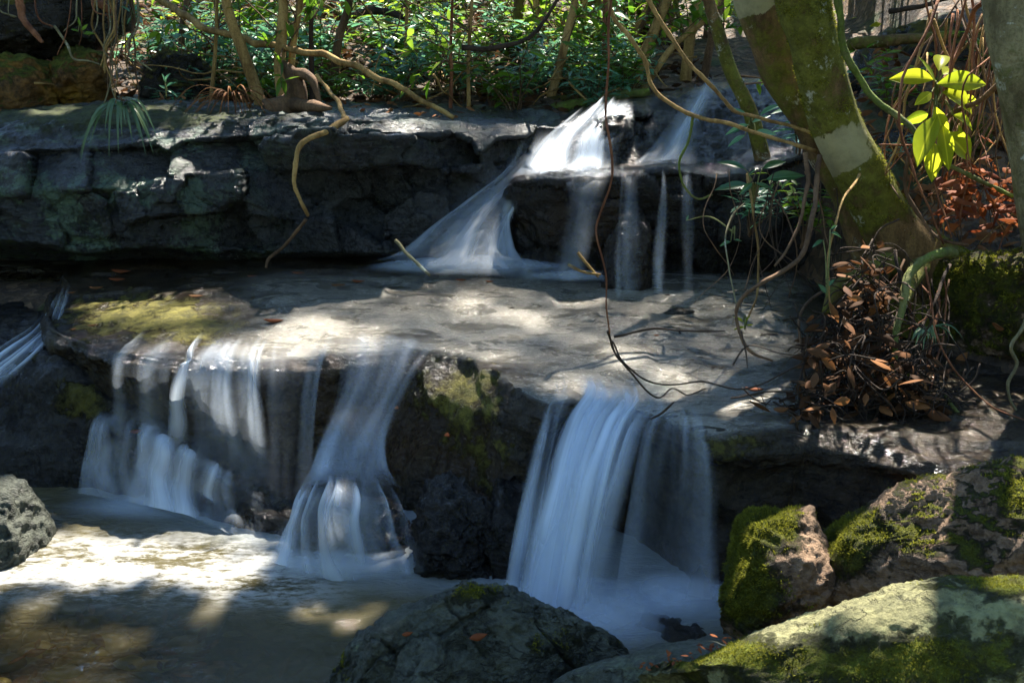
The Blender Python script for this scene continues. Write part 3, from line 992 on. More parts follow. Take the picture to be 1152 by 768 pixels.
boulder('boulder', [(900, 640), (903, 606), (918, 590), (960, 580), (1000, 560), (1040, 541), (1090, 528), (1152, 517), (1240, 515), (1300, 600), (1280, 700), (1100, 720), (960, 700), (915, 670)], 2.55, 0.26,
        'long brown boulder crusted with moss, behind the lower right corner boulder', 'brown_rock', 52, sub=7,
        moss=lambda V, N, x, y: 0.75 * blob(x, y, 965, 590, 35, 26) + 0.55 * sst(0.55, 0.9, N[:, 2]) * sst(985, 1010, x) + 0.6 * blob(x, y, 940, 630, 40, 40) + 0.34 * blob(x, y, 1050, 610, 110, 45) + 0.55 * blob(x, y, 1145, 560, 30, 40) + 0.05,
        lich=0.6, rough=0.05, facets=10, tufts=9000, tuft_size=0.0085)
boulder('boulder', [(806, 718), (810, 665), (818, 622), (828, 590), (842, 571), (884, 563), (915, 572), (932, 600), (945, 640), (935, 690), (890, 716), (845, 728)], 2.62, 0.17,
        'small boulder thick with bright green moss, right of the main fall', 'brown_rock', 61, sub=6,
        moss=lambda V, N, x, y: 1.0 * blob(x, y, 860, 588, 50, 34) + 0.85 * blob(x, y, 830, 650, 26, 60) + 0.6 * blob(x, y, 860, 670, 40, 30) + 0.2, lich=0.7, rough=0.05, tufts=14000, tuft_size=0.009)
boulder('boulder', [(690, 728), (702, 704), (728, 693), (765, 694), (798, 703), (812, 726), (790, 750), (720, 750)], 2.88, 0.12,
        'black wet rock awash at the foot of the main fall', 'dark_rock', 71, wet=1, lich=0, rough=0.06, sub=5)
boulder('boulder', [(318, 640), (322, 600), (345, 568), (380, 556), (420, 558), (448, 575), (468, 610), (476, 650), (420, 668), (350, 660)], 3.45, 0.2,
        'rounded wet rock under the middle cascade, veiled by water', 'dark_rock', 75, wet=1, lich=0, rough=0.08, sub=6)
boulder('boulder', [(470, 650), (465, 600), (470, 560), (490, 535), (520, 540), (548, 570), (556, 620), (560, 660), (520, 672)], 3.3, 0.18,
        'black wet rock in shade at the pool edge below the mossy face', 'dark_rock', 77, wet=1, lich=0, rough=0.09, sub=6)
boulder('boulder', [(548, 665), (545, 600), (556, 540), (580, 520), (600, 545), (612, 600), (612, 668)], 3.3, 0.12,
        'narrow black wet rock left of the main fall', 'dark_rock', 79, wet=1, lich=0, rough=0.08, sub=5)
boulder('boulder', [(676, 340), (676, 285), (684, 250), (700, 236), (722, 238), (732, 265), (736, 340)], 5.02, 0.13,
        'black wet block standing before the stepped rock, under a blue veil', 'dark_rock', 81, wet=1, lich=0, rough=0.06, sub=5)
boulder('boulder', [(655, 190), (656, 160), (664, 140), (680, 130), (700, 128), (712, 140), (708, 190)], 5.9, 0.14,
        'dark lump of rock parting the sunlit upper fall', 'dark_rock', 83, wet=1, lich=0, rough=0.06, sub=5)
boulder('boulder', [(712, 362), (735, 352), (765, 345), (780, 350), (796, 368), (790, 382), (740, 375)], 4.62, 0.12,
        'flat black stone lying on the right of the ledge', 'dark_rock', 85, wet=1, lich=0, rough=0.03, sub=5)
boulder('boulder', [(1022, 330), (1030, 303), (1060, 289), (1110, 283), (1152, 276), (1260, 276), (1320, 350), (1260, 418), (1152, 408), (1100, 402), (1050, 388), (1028, 360)], 3.95, 0.3,
        'mossy bank block under the leaning tree roots, dark hollow beneath', 'brown_rock', 91, sub=6,
        moss=lambda V, N, x, y: 0.55 + 0.3 * blob(x, y, 1080, 320, 60, 40), lich=0.2, rough=0.06, tufts=9000, tuft_size=0.014)
# blocks of the dark cliff at the upper left
for i, (o_l, Y_, dp, lb) in enumerate([
        ([(-60, 128), (-60, 70), (10, 62), (62, 70), (64, 124), (20, 132)], 6.5, 0.3, 'ochre stained cliff block at the far left above the shelf'),
        ([(60, 126), (58, 62), (90, 52), (124, 60), (128, 122)], 6.7, 0.3, 'dark brown cliff block behind the hanging roots'),
        ([(-80, 70), (-80, -30), (40, -40), (130, -30), (160, 20), (120, 52), (40, 68)], 6.9, 0.5, 'overhanging dark rock above the ochre block'),
        ([(160, 112), (164, 70), (185, 56), (225, 58), (238, 84), (236, 112)], 6.9, 0.25, 'grey green block right of the hanging roots'),
        ([(590, 134), (600, 116), (640, 108), (690, 104), (720, 104), (722, 122), (660, 134)], 7.0, 0.2, 'low mossy rock behind the head of the upper fall'),
        ([(960, 130), (955, 60), (990, 30), (1060, 20), (1140, 30), (1160, 110), (1080, 140)], 6.3, 0.4, 'dark mossy rock on the bank behind the leaning tree'),
        ([(1060, 165), (1075, 130), (1095, 122), (1112, 135), (1116, 165), (1090, 180)], 5.2, 0.13, 'bright mossy stone among the yellow leaves')]):
    boulder('rock_block', o_l, Y_, dp, lb, 'ochre_rock' if i < 2 else ('dark_rock' if i != 6 else 'brown_rock'), 100 + i, cat='rock block',
            moss=up_moss(0.75, 0.6 if i == 6 else 0.25), lich=0.5, rough=0.1, sub=5, sq=0.6, tufts=2000 if i == 6 else 0)

# ================================================================== falling water
def sheet(name, rows, nu, nv, dens, label, layers=2, gap=0.022, mat='veil', seed=0, soft=0.25, parent=None, width=None, bumpy=0.012, across=None, strands=0, base=0.75, core=1.0):
    """rows: polylines across the fall from its head to its foot; dens: values from head to foot"""
    rr = []
    for r in rows:
        r = np.array(r)
        L = np.concatenate([[0], np.cumsum(np.linalg.norm(np.diff(r, axis=0), axis=1))])
        u = np.linspace(0, L[-1], nu)
        rr.append(np.stack([np.interp(u, L, r[:, k]) for k in range(3)], -1))
    rr = np.array(rr)
    G_ = np.stack([crom(rr[:, i], nv) for i in range(nu)], 1)
    Mv = G_.shape[0]
    w = width or np.linalg.norm(np.diff(rr[len(rr) // 2], axis=0), axis=1).sum()
    lenv = np.linalg.norm(np.diff(G_[:, nu // 2], axis=0), axis=1).sum()
    U, Vv = np.meshgrid(np.linspace(0, 1, nu), np.linspace(0, 1, Mv))
    dn = np.interp(Vv, np.linspace(0, 1, len(dens)), dens)
    soft, softr = soft if isinstance(soft, tuple) else (soft, soft)
    ed = sst(0, soft, U + 0.08 * np.sin(Vv * 9 + seed)) * sst(0, softr, 1 - U + 0.08 * np.sin(Vv * 7 + seed + 2))
    if across is not None:
        ed = ed * np.interp(U + 0.03 * np.sin(Vv * 5 + seed), np.linspace(0, 1, len(across)), across)
    dn = dn * sst(0, .09, Vv)
    dn = dn * (0.8 + 0.7 * fbm(np.stack([U * w * 5, Vv * lenv * 1.1, U * 0 + seed * 2.7], -1), 2))
    Vs, Fs, Ds, UVs, n0 = [], [], [], [], 0
    for l in range(layers):
        N = grid_normals(G_)
        N = np.where((N[..., 1:2]) > 0, -N, N)
        Q = G_ + N * (l * gap + bumpy * fbm(np.stack([U * w * 16, Vv * lenv * 1.2, U * 0 + seed + l * 3.3], -1), 3)[..., None])
        Vs.append(Q.reshape(-1, 3))
        Fs.append(grid_faces(Mv, nu) + n0)
        Ds.append((dn * ed).ravel() * (1.0 if l == 0 else 0.6) * (base if strands else 1))
        UVs.append(np.stack([U * w + l * 3.7 + seed, Vv * lenv + l * 1.3], -1).reshape(-1, 2))
        n0 += Q.shape[0] * Q.shape[1]
    # separate strands of water, each on a path of its own, joining and leaving the sheet
    r_ = np.random.RandomState(500 + seed)
    N0 = np.where((grid_normals(G_)[..., 1:2]) > 0, -grid_normals(G_), grid_normals(G_))
    tv = np.linspace(0, 1, Mv)
    for s in range(strands):
        u0 = r_.uniform(.04, .96)
        ac = np.interp(u0, np.linspace(0, 1, len(across)), across) if across is not None else 1.0
        hw = r_.uniform(.03, .10) * np.clip(.5 / w, .75, 1.6)
        wander = u0 + .035 * np.array([perlin(np.array([t * 3.0, s * 1.7, seed * 1.3])) for t in tv]) + r_.normal() * .015 * tv
        k = np.linspace(-1, 1, 7)
        uu = np.clip(wander[:, None] + k[None] * hw * (0.7 + 1.1 * tv[:, None] ** 1.5), 0.001, .999) * (nu - 1)
        i_ = np.minimum(uu.astype(int), nu - 2)
        f_ = (uu - i_)[..., None]
        rI = np.arange(Mv)[:, None]
        Q = G_[rI, i_] * (1 - f_) + G_[rI, i_ + 1] * f_ + N0[rI, i_] * (r_.uniform(.004, .035) + 0.02 * (1 - k ** 2)[None, :, None])
        t0, t1 = r_.uniform(-.3, .25), r_.uniform(.75, 1.4)
        prof = dn[:, 0][:, None] * 0 + np.interp(tv, np.linspace(0, 1, len(dens)), dens)[:, None]
        dd = np.clip(prof * 1.15 * ac * core * r_.uniform(.45, 1.2), 0, 1.3) * (1 - k[None] ** 2) ** 1.5 * sst(0, .1, tv)[:, None] * (sst(t0, t0 + .2, tv) * (1 - sst(t1 - .2, t1, tv)))[:, None]
        Vs.append(Q.reshape(-1, 3))
        Fs.append(grid_faces(Mv, 7) + n0)
        Ds.append(dd.ravel())
        UVs.append(np.stack([np.broadcast_to(u0 * w + k[None] * hw * w, (Mv, 7)) * .6 + s * 2.3, np.broadcast_to(tv[:, None] * lenv, (Mv, 7))], -1).reshape(-1, 2))
        n0 += Mv * 7
    me = mesh_np(name, np.concatenate(Vs), np.concatenate(Fs), M[mat], {'dens': np.concatenate(Ds)}, uv=np.concatenate(UVs))
    o = put(name, me, parent)
    if parent is None:
        tag(o, label, 'waterfall')
    return o


def drop(tops, bots, zb=0.03, k=1.7, n=7, back=0.16, out=0.03):
    """rows of a free fall from the lip of the middle ledge to a line lower down"""
    T = np.array([lip(p) for p in tops]) + [0, 0, 0.012]
    B = np.array([atz(*b, zb) if len(b) == 2 else at(*b) for b in bots])
    rows = [T + [0, back, 0.012]]
    for t in np.linspace(0, 1, n):
        q = T.copy()
        h = t ** 0.8
        q[:, :2] = T[:, :2] * (1 - h) + B[:, :2] * h
        q[:, 2] = T[:, 2] + (B[:, 2] - T[:, 2]) * t ** k
        q[:, 1] -= out * math.sin(math.pi * min(1, t * 1.2 + .1)) if t < 1 else 0
        rows.append(q)
    return rows


sheet('waterfall', drop([652, 676, 700, 722, 746], [(578, 700), (602, 700), (626, 698), (650, 694), (676, 690)], out=0.05), 60, 8, [0.3, 0.8, 1.25, 1.2, 1.1, 1.0, 1.0, 0.95], 'broad white main fall pouring off the ledge right of centre', layers=2, seed=1, soft=0.2, strands=16,
      across=[0.8, 1.3, 1.4, 1.2, 0.95, 0.62, 0.4, 0.28, 0.15])
sheet('waterfall', drop([740, 762, 782, 800], [(690, 670), (730, 668), (770, 668), (808, 668)], out=0.02), 40, 8, [0.1, 0.26, 0.2, 0.15, 0.15, 0.22, 0.4], 'thin blue veil hanging right beside the main fall', layers=2, seed=2, soft=0.3, strands=7)
sheet('waterfall', drop([620, 632, 646], [(566, 668), (590, 668), (612, 668)], out=0.05), 24, 8, [0.15, 0.5, 0.42, 0.3, 0.55, 0.85, 0.9], 'narrow pale strand left of the main fall', layers=2, seed=3, soft=.35, strands=6)
sheet('waterfall', drop([208, 235, 262, 300], [(192, 512, 3.86), (230, 530, 3.82), (265, 545, 3.76), (312, 560, 3.7)], out=0.05), 44, 8, [0.2, 0.75, 0.85, 0.65, 0.55, 0.5, 0.5], 'soft white fall on the left dropping to the low rock step', layers=2, seed=4, soft=.3, base=.42, core=1.35, strands=10,
      across=[0.5, 1.0, 1.0, .75, .4, .3, .45, .3, .2])
sheet('waterfall', drop([136, 165, 205], [(122, 482, 4.0), (155, 490, 3.96), (195, 505, 3.9)], out=0.05), 34, 8, [0.05, 0.4, 0.42, 0.34, 0.3, 0.4], 'thin threads of water under the mossy left corner of the ledge', layers=1, seed=5, strands=5, across=[.7, 1, .4, .3, .8, .9, .2, .3, .5])
sheet('waterfall', drop([296, 330, 372], [(300, 600, 3.58), (320, 600, 3.6), (350, 600, 3.6)], out=0.04), 34, 8, [0.05, 0.22, 0.2, 0.14, 0.12, 0.1], 'faint trickles on the dark face between the left and middle falls', layers=1, seed=6, strands=4)
# the middle cascade slides down the face and spreads over the rounded rock
rowsC = [[lip(p) + [0, .16, .02] for p in (376, 440, 496)], [lip(p) + [0, 0, .015] for p in (378, 436, 494)],
         [at(384, 432, 3.84), at(430, 430, 3.82), at(474, 424, 3.76)], [at(376, 470, 3.76), at(412, 466, 3.72), at(452, 462, 3.68)],
         [at(362, 505, 3.62), at(396, 500, 3.58), at(436, 502, 3.56)], [at(352, 535, 3.5), at(392, 528, 3.42), at(436, 535, 3.42)],
         [at(340, 556, 3.42), at(390, 548, 3.3), at(448, 558, 3.34)]]
sheet('waterfall', rowsC, 60, 9, [0.0, 0.3, 0.3, 0.32, 0.6, 0.8, 0.2], 'upper middle cascade sliding in strands down the dark ledge face', layers=2, seed=7, gap=0.03, bumpy=0.03, base=.42, core=1.5, strands=10, across=[.3, .35, .5, 1.0, .9, .6, .9, .7, .3])
rowsC2 = [[at(344, 548, 3.46), at(390, 538, 3.3), at(440, 546, 3.36)], [at(326, 572, 3.4), at(388, 560, 3.18), at(456, 576, 3.28)],
          [at(312, 600, 3.38), at(386, 592, 3.14), at(464, 604, 3.26)], [atz(288, 632, .02), atz(380, 646, .02), atz(484, 642, .02)]]
sheet('waterfall', rowsC2, 70, 10, [0.0, 0.5, 0.85, 0.75, 0.65, 0.6, 0.75], 'lower middle cascade spreading over a rounded rock into the pool', layers=2, seed=27, gap=0.03, bumpy=0.04, base=.55, core=1.2, strands=12, across=[.7, 1, .6, .9, 1, .55, .8, .35, .2])
rowsD = [[at(112, 462, 4.05), at(160, 476, 3.95), at(215, 505, 3.86), at(262, 532, 3.76), at(318, 566, 3.62)],
         [at(108, 485, 3.95), at(160, 490, 3.86), at(215, 515, 3.78), at(262, 545, 3.66), at(318, 578, 3.52)],
         [at(100, 520, 3.92), at(160, 525, 3.83), at(215, 550, 3.74), at(262, 575, 3.62), at(318, 600, 3.48)],
         [atz(94, 556, .02), atz(160, 566, .02), atz(215, 582, .02), atz(262, 600, .02), atz(322, 622, .02)]]
sheet('waterfall', rowsD, 110, 12, [0.0, 0.3, 0.5, 0.48, 0.45, 0.5, 0.55], 'low curtain of water over the dark rock step into the pool', layers=2, seed=8, soft=0.12, bumpy=0.06, base=.45, core=1.5, strands=13, across=[1.2, 1.3, .5, .7, 1.1, 1, .6, 1.0, .9, .45, .75, .3, .3])
rowsE = [[at(70, 330, 4.9), at(84, 322, 4.9)], [at(40, 372, 4.6), at(66, 372, 4.6)], [at(8, 395, 4.4), at(48, 398, 4.35)], [at(-30, 420, 4.3), at(10, 432, 4.2)], [at(-60, 450, 4.2), at(-20, 470, 4.1)]]
sheet('waterfall', rowsE, 24, 10, [0.2, 0.5, 0.9, 0.8, 0.5], 'small blue chute of water at the left edge behind the low step', layers=2, seed=9, strands=6)
# upper falls
rowsF = [[at(664, 120, 6.25), at(690, 116, 6.22), at(714, 114, 6.2)], [at(640, 138, 6.02), at(672, 134, 6.0), at(712, 128, 6.0)],
         [at(612, 162, 5.86), at(650, 160, 5.8), at(702, 156, 5.78)], [at(588, 192, 5.68), at(640, 190, 5.64), at(706, 190, 5.62)], [at(570, 210, 5.5), at(640, 203, 5.4), at(710, 200, 5.4)]]
sheet('waterfall', rowsF, 60, 10, [0.6, 0.95, 0.9, 0.95, 0.8], 'bright sunlit upper fall arching over the stepped rock', layers=2, seed=10, soft=.3, strands=10)
rowsG = [[at(588, 150, 6.0), at(616, 158, 5.9), at(640, 170, 5.84)], [at(572, 190, 5.75), at(592, 200, 5.6), at(612, 206, 5.5)], [at(528, 225, 5.6), at(556, 235, 5.5), at(576, 250, 5.45)],
         [at(484, 258, 5.4), at(530, 268, 5.25), at(577, 282, 5.32)], [at(446, 288, 5.25), at(520, 292, 5.1), at(586, 299, 5.2)], [at(400, 302, 5.15), at(500, 308, 4.92), at(604, 311, 5.0)]]
sheet('waterfall', rowsG, 70, 12, [0.8, 0.75, 0.85, 0.95, 0.8, 0.0], 'wide misty fan of water spreading left from the upper fall', layers=3, seed=11, gap=0.04, soft=(.6, .14), strands=5)
rowsH = [[at(780, 94, 6.5), at(798, 92, 6.5), at(818, 88, 6.5)], [at(768, 118, 6.25), at(786, 117, 6.25), at(806, 114, 6.25)], [at(744, 148, 6.0), at(768, 148, 6.02), at(794, 146, 6.02)],
         [at(722, 176, 5.7), at(756, 176, 5.72), at(786, 172, 5.75)], [at(706, 190, 5.55), at(750, 188, 5.58), at(784, 184, 5.62)]]
sheet('waterfall', rowsH, 50, 10, [0.2, 0.5, 0.5, 0.55, 0.4], 'second upper fall running down the sloping slab beside the tree', layers=2, seed=12, soft=.4, strands=5)
for i, (a, b, c, d_, dn, lb) in enumerate([
        (634, 692, 622, 660, 0.25, 'dim blue veil on the face of the stepped rock, beside the fan'),
        (696, 720, 690, 722, 0.42, 'blue veil over the black block under the stepped rock'),
        (743, 750, 732, 750, 0.42, 'left of two thin threads falling at the right of the stepped rock'),
        (765, 778, 764, 782, 0.22, 'right and fainter of two thin threads falling from the stepped rock')]):
    yb = 316 if i == 0 else 338
    zt = [at(a, 198, 5.4), at(b, 197, 5.4)]
    rowsI = [[q + [0, .1, .02] for q in zt], [at(a, 203, 5.13), at(b, 202, 5.13)], [at(.5 * (a + c), 250, 5.0 - .03 * i), at(.5 * (b + d_), 246, 4.97)], [at(c, 300, 4.9), at(d_, 300, 4.9)], [at(c, yb, 4.86), at(d_, yb, 4.86)]]
    sheet('waterfall', rowsI, 24, 9, [0.2, dn, dn * .8, dn, dn * 1.1], lb, layers=2, seed=13 + i, soft=0.45, strands=(0, 2, 1, 0)[i])
sheet('waterfall', [[at(768, 345, 4.9), at(800, 345, 4.9)], [at(772, 356, 4.75), at(806, 356, 4.75)], [at(784, 372, 4.6), at(818, 372, 4.6)]], 20, 10, [.3, .7, .5], 'short chute of water behind the flat black stone', layers=1, seed=18)

# soft white water where the falls meet the pool
def splash(name, cx, cy, z, rx, ry, h, dn, label, seed):
    c = atz(cx, cy, z)
    a = np.linspace(0, 2 * np.pi, 49)
    r = np.linspace(0, 1, 16)
    A, Rr = np.meshgrid(a, r)
    Vs, Fs, Ds, UVs, n0 = [], [], [], [], 0
    for l in range(3):
        hh = h * (1 - 0.3 * l)
        Q = np.stack([c[0] + rx * Rr * np.cos(A), c[1] + ry * Rr * np.sin(A), c[2] + 0.006 + 0.004 * l + hh * (1 - Rr ** 2) ** 1.5], -1)
        Q[..., 2] += 0.25 * hh * fbm(Q * 9 + seed + l, 3) * (1 - Rr)
        Vs.append(Q.reshape(-1, 3))
        Fs.append(grid_faces(*Q.shape[:2]) + n0)
        n0 += A.size
        Ds.append((dn * (1 - sst(0.25, 1.0, Rr))).ravel())
        UVs.append(Q[..., :2].reshape(-1, 2) * 1.0 + l)
    me = mesh_np(name, np.concatenate(Vs), np.concatenate(Fs), M['foam'], {'dens': np.concatenate(Ds)}, uv=np.concatenate(UVs))
    return tag(put(name, me), label, 'foam')


splash('foam_patch', 640, 690, 0, 0.40, 0.28, 0.09, 0.65, 'white foam boiling at the foot of the main fall', 1)
splash('foam_patch', 760, 672, 0, 0.24, 0.18, 0.05, 0.5, 'white foam under the thin blue veil', 2)
splash('foam_patch', 385, 636, 0, 0.36, 0.16, 0.04, 0.4, 'soft foam spreading from the middle cascade', 3)
splash('foam_patch', 190, 572, 0, 0.5, 0.14, 0.03, 0.3, 'soft foam along the low curtain of water', 4)
splash('foam_patch', 475, 302, 0.68, 0.34, 0.16, 0.05, 0.4, 'thin mist at the lower left tip of the upper fan', 6)
splash('foam_patch', 650, 313, 0.68, 0.4, 0.14, 0.03, 0.45, 'foam spreading along the foot of the stepped rock', 7)
splash('foam_patch', 540, 304, 0.68, 0.6, 0.22, 0.07, 0.7, 'pale mist of foam at the foot of the upper fan', 5)

# ================================================================== trees
def tree_part(name, pts, rad, mat, parent=None, seg=24, n=14, moss=None, pale=None, amp=0.02, seed=0):
    V, q, t, al, Pc = tube_geo(pts, rad, seg, n, 0.0, seed)
    ctr = np.repeat(Pc, seg, 0)
    ctr = np.vstack([ctr, Pc[0], Pc[-1]])
    rv = V - ctr
    V = ctr + rv * (1 + (amp * 8 * fbm(V * np.array([5, 5, 2.0]) + seed, 4))[:, None])
    x, y = pix(V)
    at_ = {'moss': moss(V, x, y) if moss else np.full(len(V), 0.5), 'pale': pale(V, x, y) if pale else np.zeros(len(V))}
    me = mesh_np(name, V, [q, t], M[mat], at_)
    return put(name, me, parent)


def pr(w, Y):                                       # half of a width seen in pixels, as metres at distance Y
    return w / 2 * Y * 1.03 / F


# the leaning double-trunked tree
base = at(1040, 306, 4.25)
tree = tag(empty('leaning_tree', base), 'thick mossy double-trunked tree leaning left over the falls from the right bank', 'tree')
def bark_moss(o, par, n, size, sd, lo=0.0):
    me_ = o.data
    V = np.zeros(len(me_.vertices) * 3, np.float32)
    me_.vertices.foreach_get('co', V)
    V = V.reshape(-1, 3).astype(float)
    Fc = np.array([p.vertices[:3] for p in me_.polygons])
    ctr = np.repeat([V.mean(0)], len(V), 0)
    Nn = vnormals(V, Fc)
    mo = np.zeros(len(V))
    me_.attributes['moss'].data.foreach_get('value', mo)
    pl = np.zeros(len(V))
    me_.attributes['pale'].data.foreach_get('value', pl)
    x, y = pix(V)
    mo = np.where((pl > .3) | (y < -80), 0, mo + lo)
    moss_tufts(par, V, Fc, Nn, mo, n, size, np.random.RandomState(sd), soft=1.3)


tr1 = tree_part('trunk', [at(1064, 345, 4.3), at(1034, 300, 4.25), at(1002, 258, 4.2), at(968, 193, 4.17), at(936, 129, 4.15), at(914, 43, 4.1), at(902, 0, 4.1), at(872, -140, 4.1), at(852, -330, 4.1), at(855, -700, 4.3)],
          [pr(140, 4.2), pr(88, 4.2), pr(58, 4.2), pr(53, 4.2), pr(51, 4.2), pr(51, 4.1), pr(54, 4.1), pr(52, 4), .08, .06], 'moss_bark', tree, seg=48, n=22, amp=0.014,
          moss=lambda V, x, y: 0.62 + 0.25 * sst(0, 40, x - (905 + 0.5 * y)) - 0.6 * blob(x, y, 1030, 290, 50, 40) - 0.35 * blob(x, y, 945, 100, 14, 22),
          pale=lambda V, x, y: (lambda q: sst(494, 516, q) * (1 - sst(546, 568, q)) * (y > 60) * (1 - sst(962, 1000, x + .3 * (170 - y))))(y + .38 * x + 16 * fbm(V * 9, 4)), seed=2)
bark_moss(tr1, tree, 16000, .009, 1, .1)
tr2 = tree_part('second_trunk', [at(1020, 330, 4.45), at(985, 275, 4.42), at(958, 215, 4.4), at(932, 172, 4.4), at(911, 129, 4.38), at(882, 86, 4.37), at(866, 43, 4.35), at(851, 0, 4.35), at(810, -140, 4.4), at(760, -330, 4.4), at(700, -700, 4.5)],
          [pr(70, 4.4), pr(56, 4.4), pr(45, 4.4), pr(42, 4.4), pr(42, 4.4), pr(42, 4.4), pr(44, 4.3), pr(48, 4.3), pr(46, 4), .08, .05], 'moss_bark', tree, seg=40, n=20, amp=0.014,
          moss=lambda V, x, y: 0.5 + 0 * x, pale=lambda V, x, y: (1 - sst(4, 26, y + 0.34 * (x - 850) + 14 * fbm(V * 9, 4))) * (y > -60) * (y < 60), seed=5)
for pts, w in (([(1000, 300, 4.05), (965, 312, 3.9), (940, 330, 3.75), (928, 352, 3.65)], (34, 7)),
               ([(1035, 300, 4.0), (1024, 318, 3.85), (1015, 345, 3.72)], (24, 10))):
    tree_part('root', [at(*p) for p in pts], [pr(w[0], 4), pr(w[1], 4)], 'moss_bark', tree, seg=12, n=8, seed=7)
# trunk at the right edge
t2 = tag(empty('lichen_tree', at(1160, 300, 3.7)), 'grey green lichened tree trunk cut by the right edge', 'tree')
tree_part('trunk', [at(1250, 390, 3.72), at(1206, 320, 3.72), at(1180, 250, 3.7), at(1164, 150, 3.68), at(1150, 60, 3.65), at(1142, 0, 3.65), at(1130, -140, 3.65), at(1120, -400, 3.7), at(1130, -800, 3.8)],
          [pr(110, 3.7), pr(76, 3.7), pr(62, 3.7), pr(56, 3.7), pr(57, 3.7), pr(58, 3.7), .08, .07, .05], 'grey_bark', t2, seg=28, seed=9)

# saplings and thin trunks on the slope behind
SAP = [
    ([(303, 122), (285, 92), (272, 55), (254, 0), (235, -120)], 12, 6.3, 'tan_bark', 'tan sapling curving up from the shelf, left of the forked stump'),
    ([(322, 112), (315, 80), (317, 40), (319, 0), (325, -130)], 12, 6.25, 'tan_bark', 'straight pale sapling rising beside the bent stump'),
    ([(322, 90), (330, 50), (338, 0), (350, -120)], 7, 6.3, 'tan_bark', 'thin tan stem forking right of the straight pale sapling'),
    ([(350, 92), (350, 40), (351, 0), (353, -130)], 5, 6.4, 'dark_bark', 'thin dark upright stem right of the bent stump'),
    ([(373, 95), (380, 50), (393, 0), (400, -100)], 9, 7.2, 'brown_bark', 'brown trunk behind the stump, leaning right'),
    ([(610, 118), (628, 80), (640, 30), (648, -10), (660, -150)], 9, 7.0, 'tan_bark', 'tan sapling leaning right behind the rock shelf'),
    ([(683, 110), (682, 50), (682, 0), (680, -120)], 9, 7.4, 'red_bark', 'reddish brown upright trunk above the upper fall'),
    ([(700, 104), (722, 68), (740, 25), (757, -20), (790, -140)], 11, 7.2, 'tan_bark', 'tan trunk leaning right above the upper fall, thicker of two'),
    ([(708, 104), (740, 75), (765, 45), (795, 20), (850, -60)], 7, 7.1, 'tan_bark', 'tan branch crossing in front of the leaning tan trunk'),
    ([(770, 90), (776, 45), (785, 0), (800, -120)], 11, 7.5, 'tan_bark', 'golden trunk between the leaning tan trunk and the mossy sapling'),
    ([(790, 86), (800, 45), (812, 0), (820, -100)], 8, 7.6, 'brown_bark', 'brown stem just left of the mossy sapling'),
    ([(868, 180), (845, 130), (822, 80), (806, 30), (795, -10), (770, -140)], 15, 5.5, 'moss_bark', 'mossy sapling leaning left in front of the second upper fall'),
    ([(528, 136), (527, 70), (531, 0), (534, -100)], 4, 6.6, 'tan_bark', 'hair thin stem at the middle of the slope'),
    ([(505, 132), (508, 80), (507, 50), (512, -60)], 4, 6.5, 'red_bark', 'short reddish stem left of the hair thin stem'),
    ([(573, 118), (580, 60), (584, 0), (590, -90)], 12, 8.6, 'moss_bark', 'mossy trunk in the shade of the slope'),
    ([(455, 100), (457, 40), (458, 0), (460, -90)], 4, 7.4, 'tan_bark', 'pale thin stem high on the litter slope'),
    ([(232, 118), (242, 60), (244, 0), (248, -90)], 4, 6.6, 'tan_bark', 'thin pale stem left of the curving sapling'),
    ([(655, 96), (662, 40), (667, 0), (672, -90)], 12, 9.5, 'moss_bark', 'far mossy trunk left of the reddish trunk'),
    ([(742, 80), (745, 30), (742, 0), (738, -80)], 7, 9.0, 'brown_bark', 'slender far trunk seen between the leaning tan trunks'),
    ([(548, 110), (560, 40), (566, 0), (575, -80)], 6, 9.0, 'tan_bark', 'slender tan far trunk beside the shaded mossy trunk'),
    ([(425, 80), (418, 30), (412, 0), (405, -80)], 7, 9.5, 'brown_bark', 'far brown trunk above the litter slope'),
    ([(620, 90), (612, 30), (606, 0), (600, -80)], 6, 10.5, 'dark_bark', 'far dark trunk behind the tan sapling'),
    ([(200, 60), (206, 20), (210, 0), (215, -90)], 6, 7.6, 'brown_bark', 'brown stem above the grey green block'),
]
_r = np.random.RandomState(42)
for k in range(18):
    x0 = _r.uniform(560, 830) if k < 12 else _r.uniform(240, 560)
    ln = _r.uniform(-60, 90)
    SAP.append(([(x0, 108), (x0 + ln * .35, 65), (x0 + ln * .75, 20), (x0 + ln, -20), (x0 + ln * 1.6, -120)], _r.uniform(4, 9), _r.uniform(7.4, 9.8), ['tan_bark', 'tan_bark', 'brown_bark', 'moss_bark'][k % 4],
                'slender leaning trunk in the thicket above the upper fall' if k < 12 else 'slender leaning trunk in the thicket behind the rock shelf'))
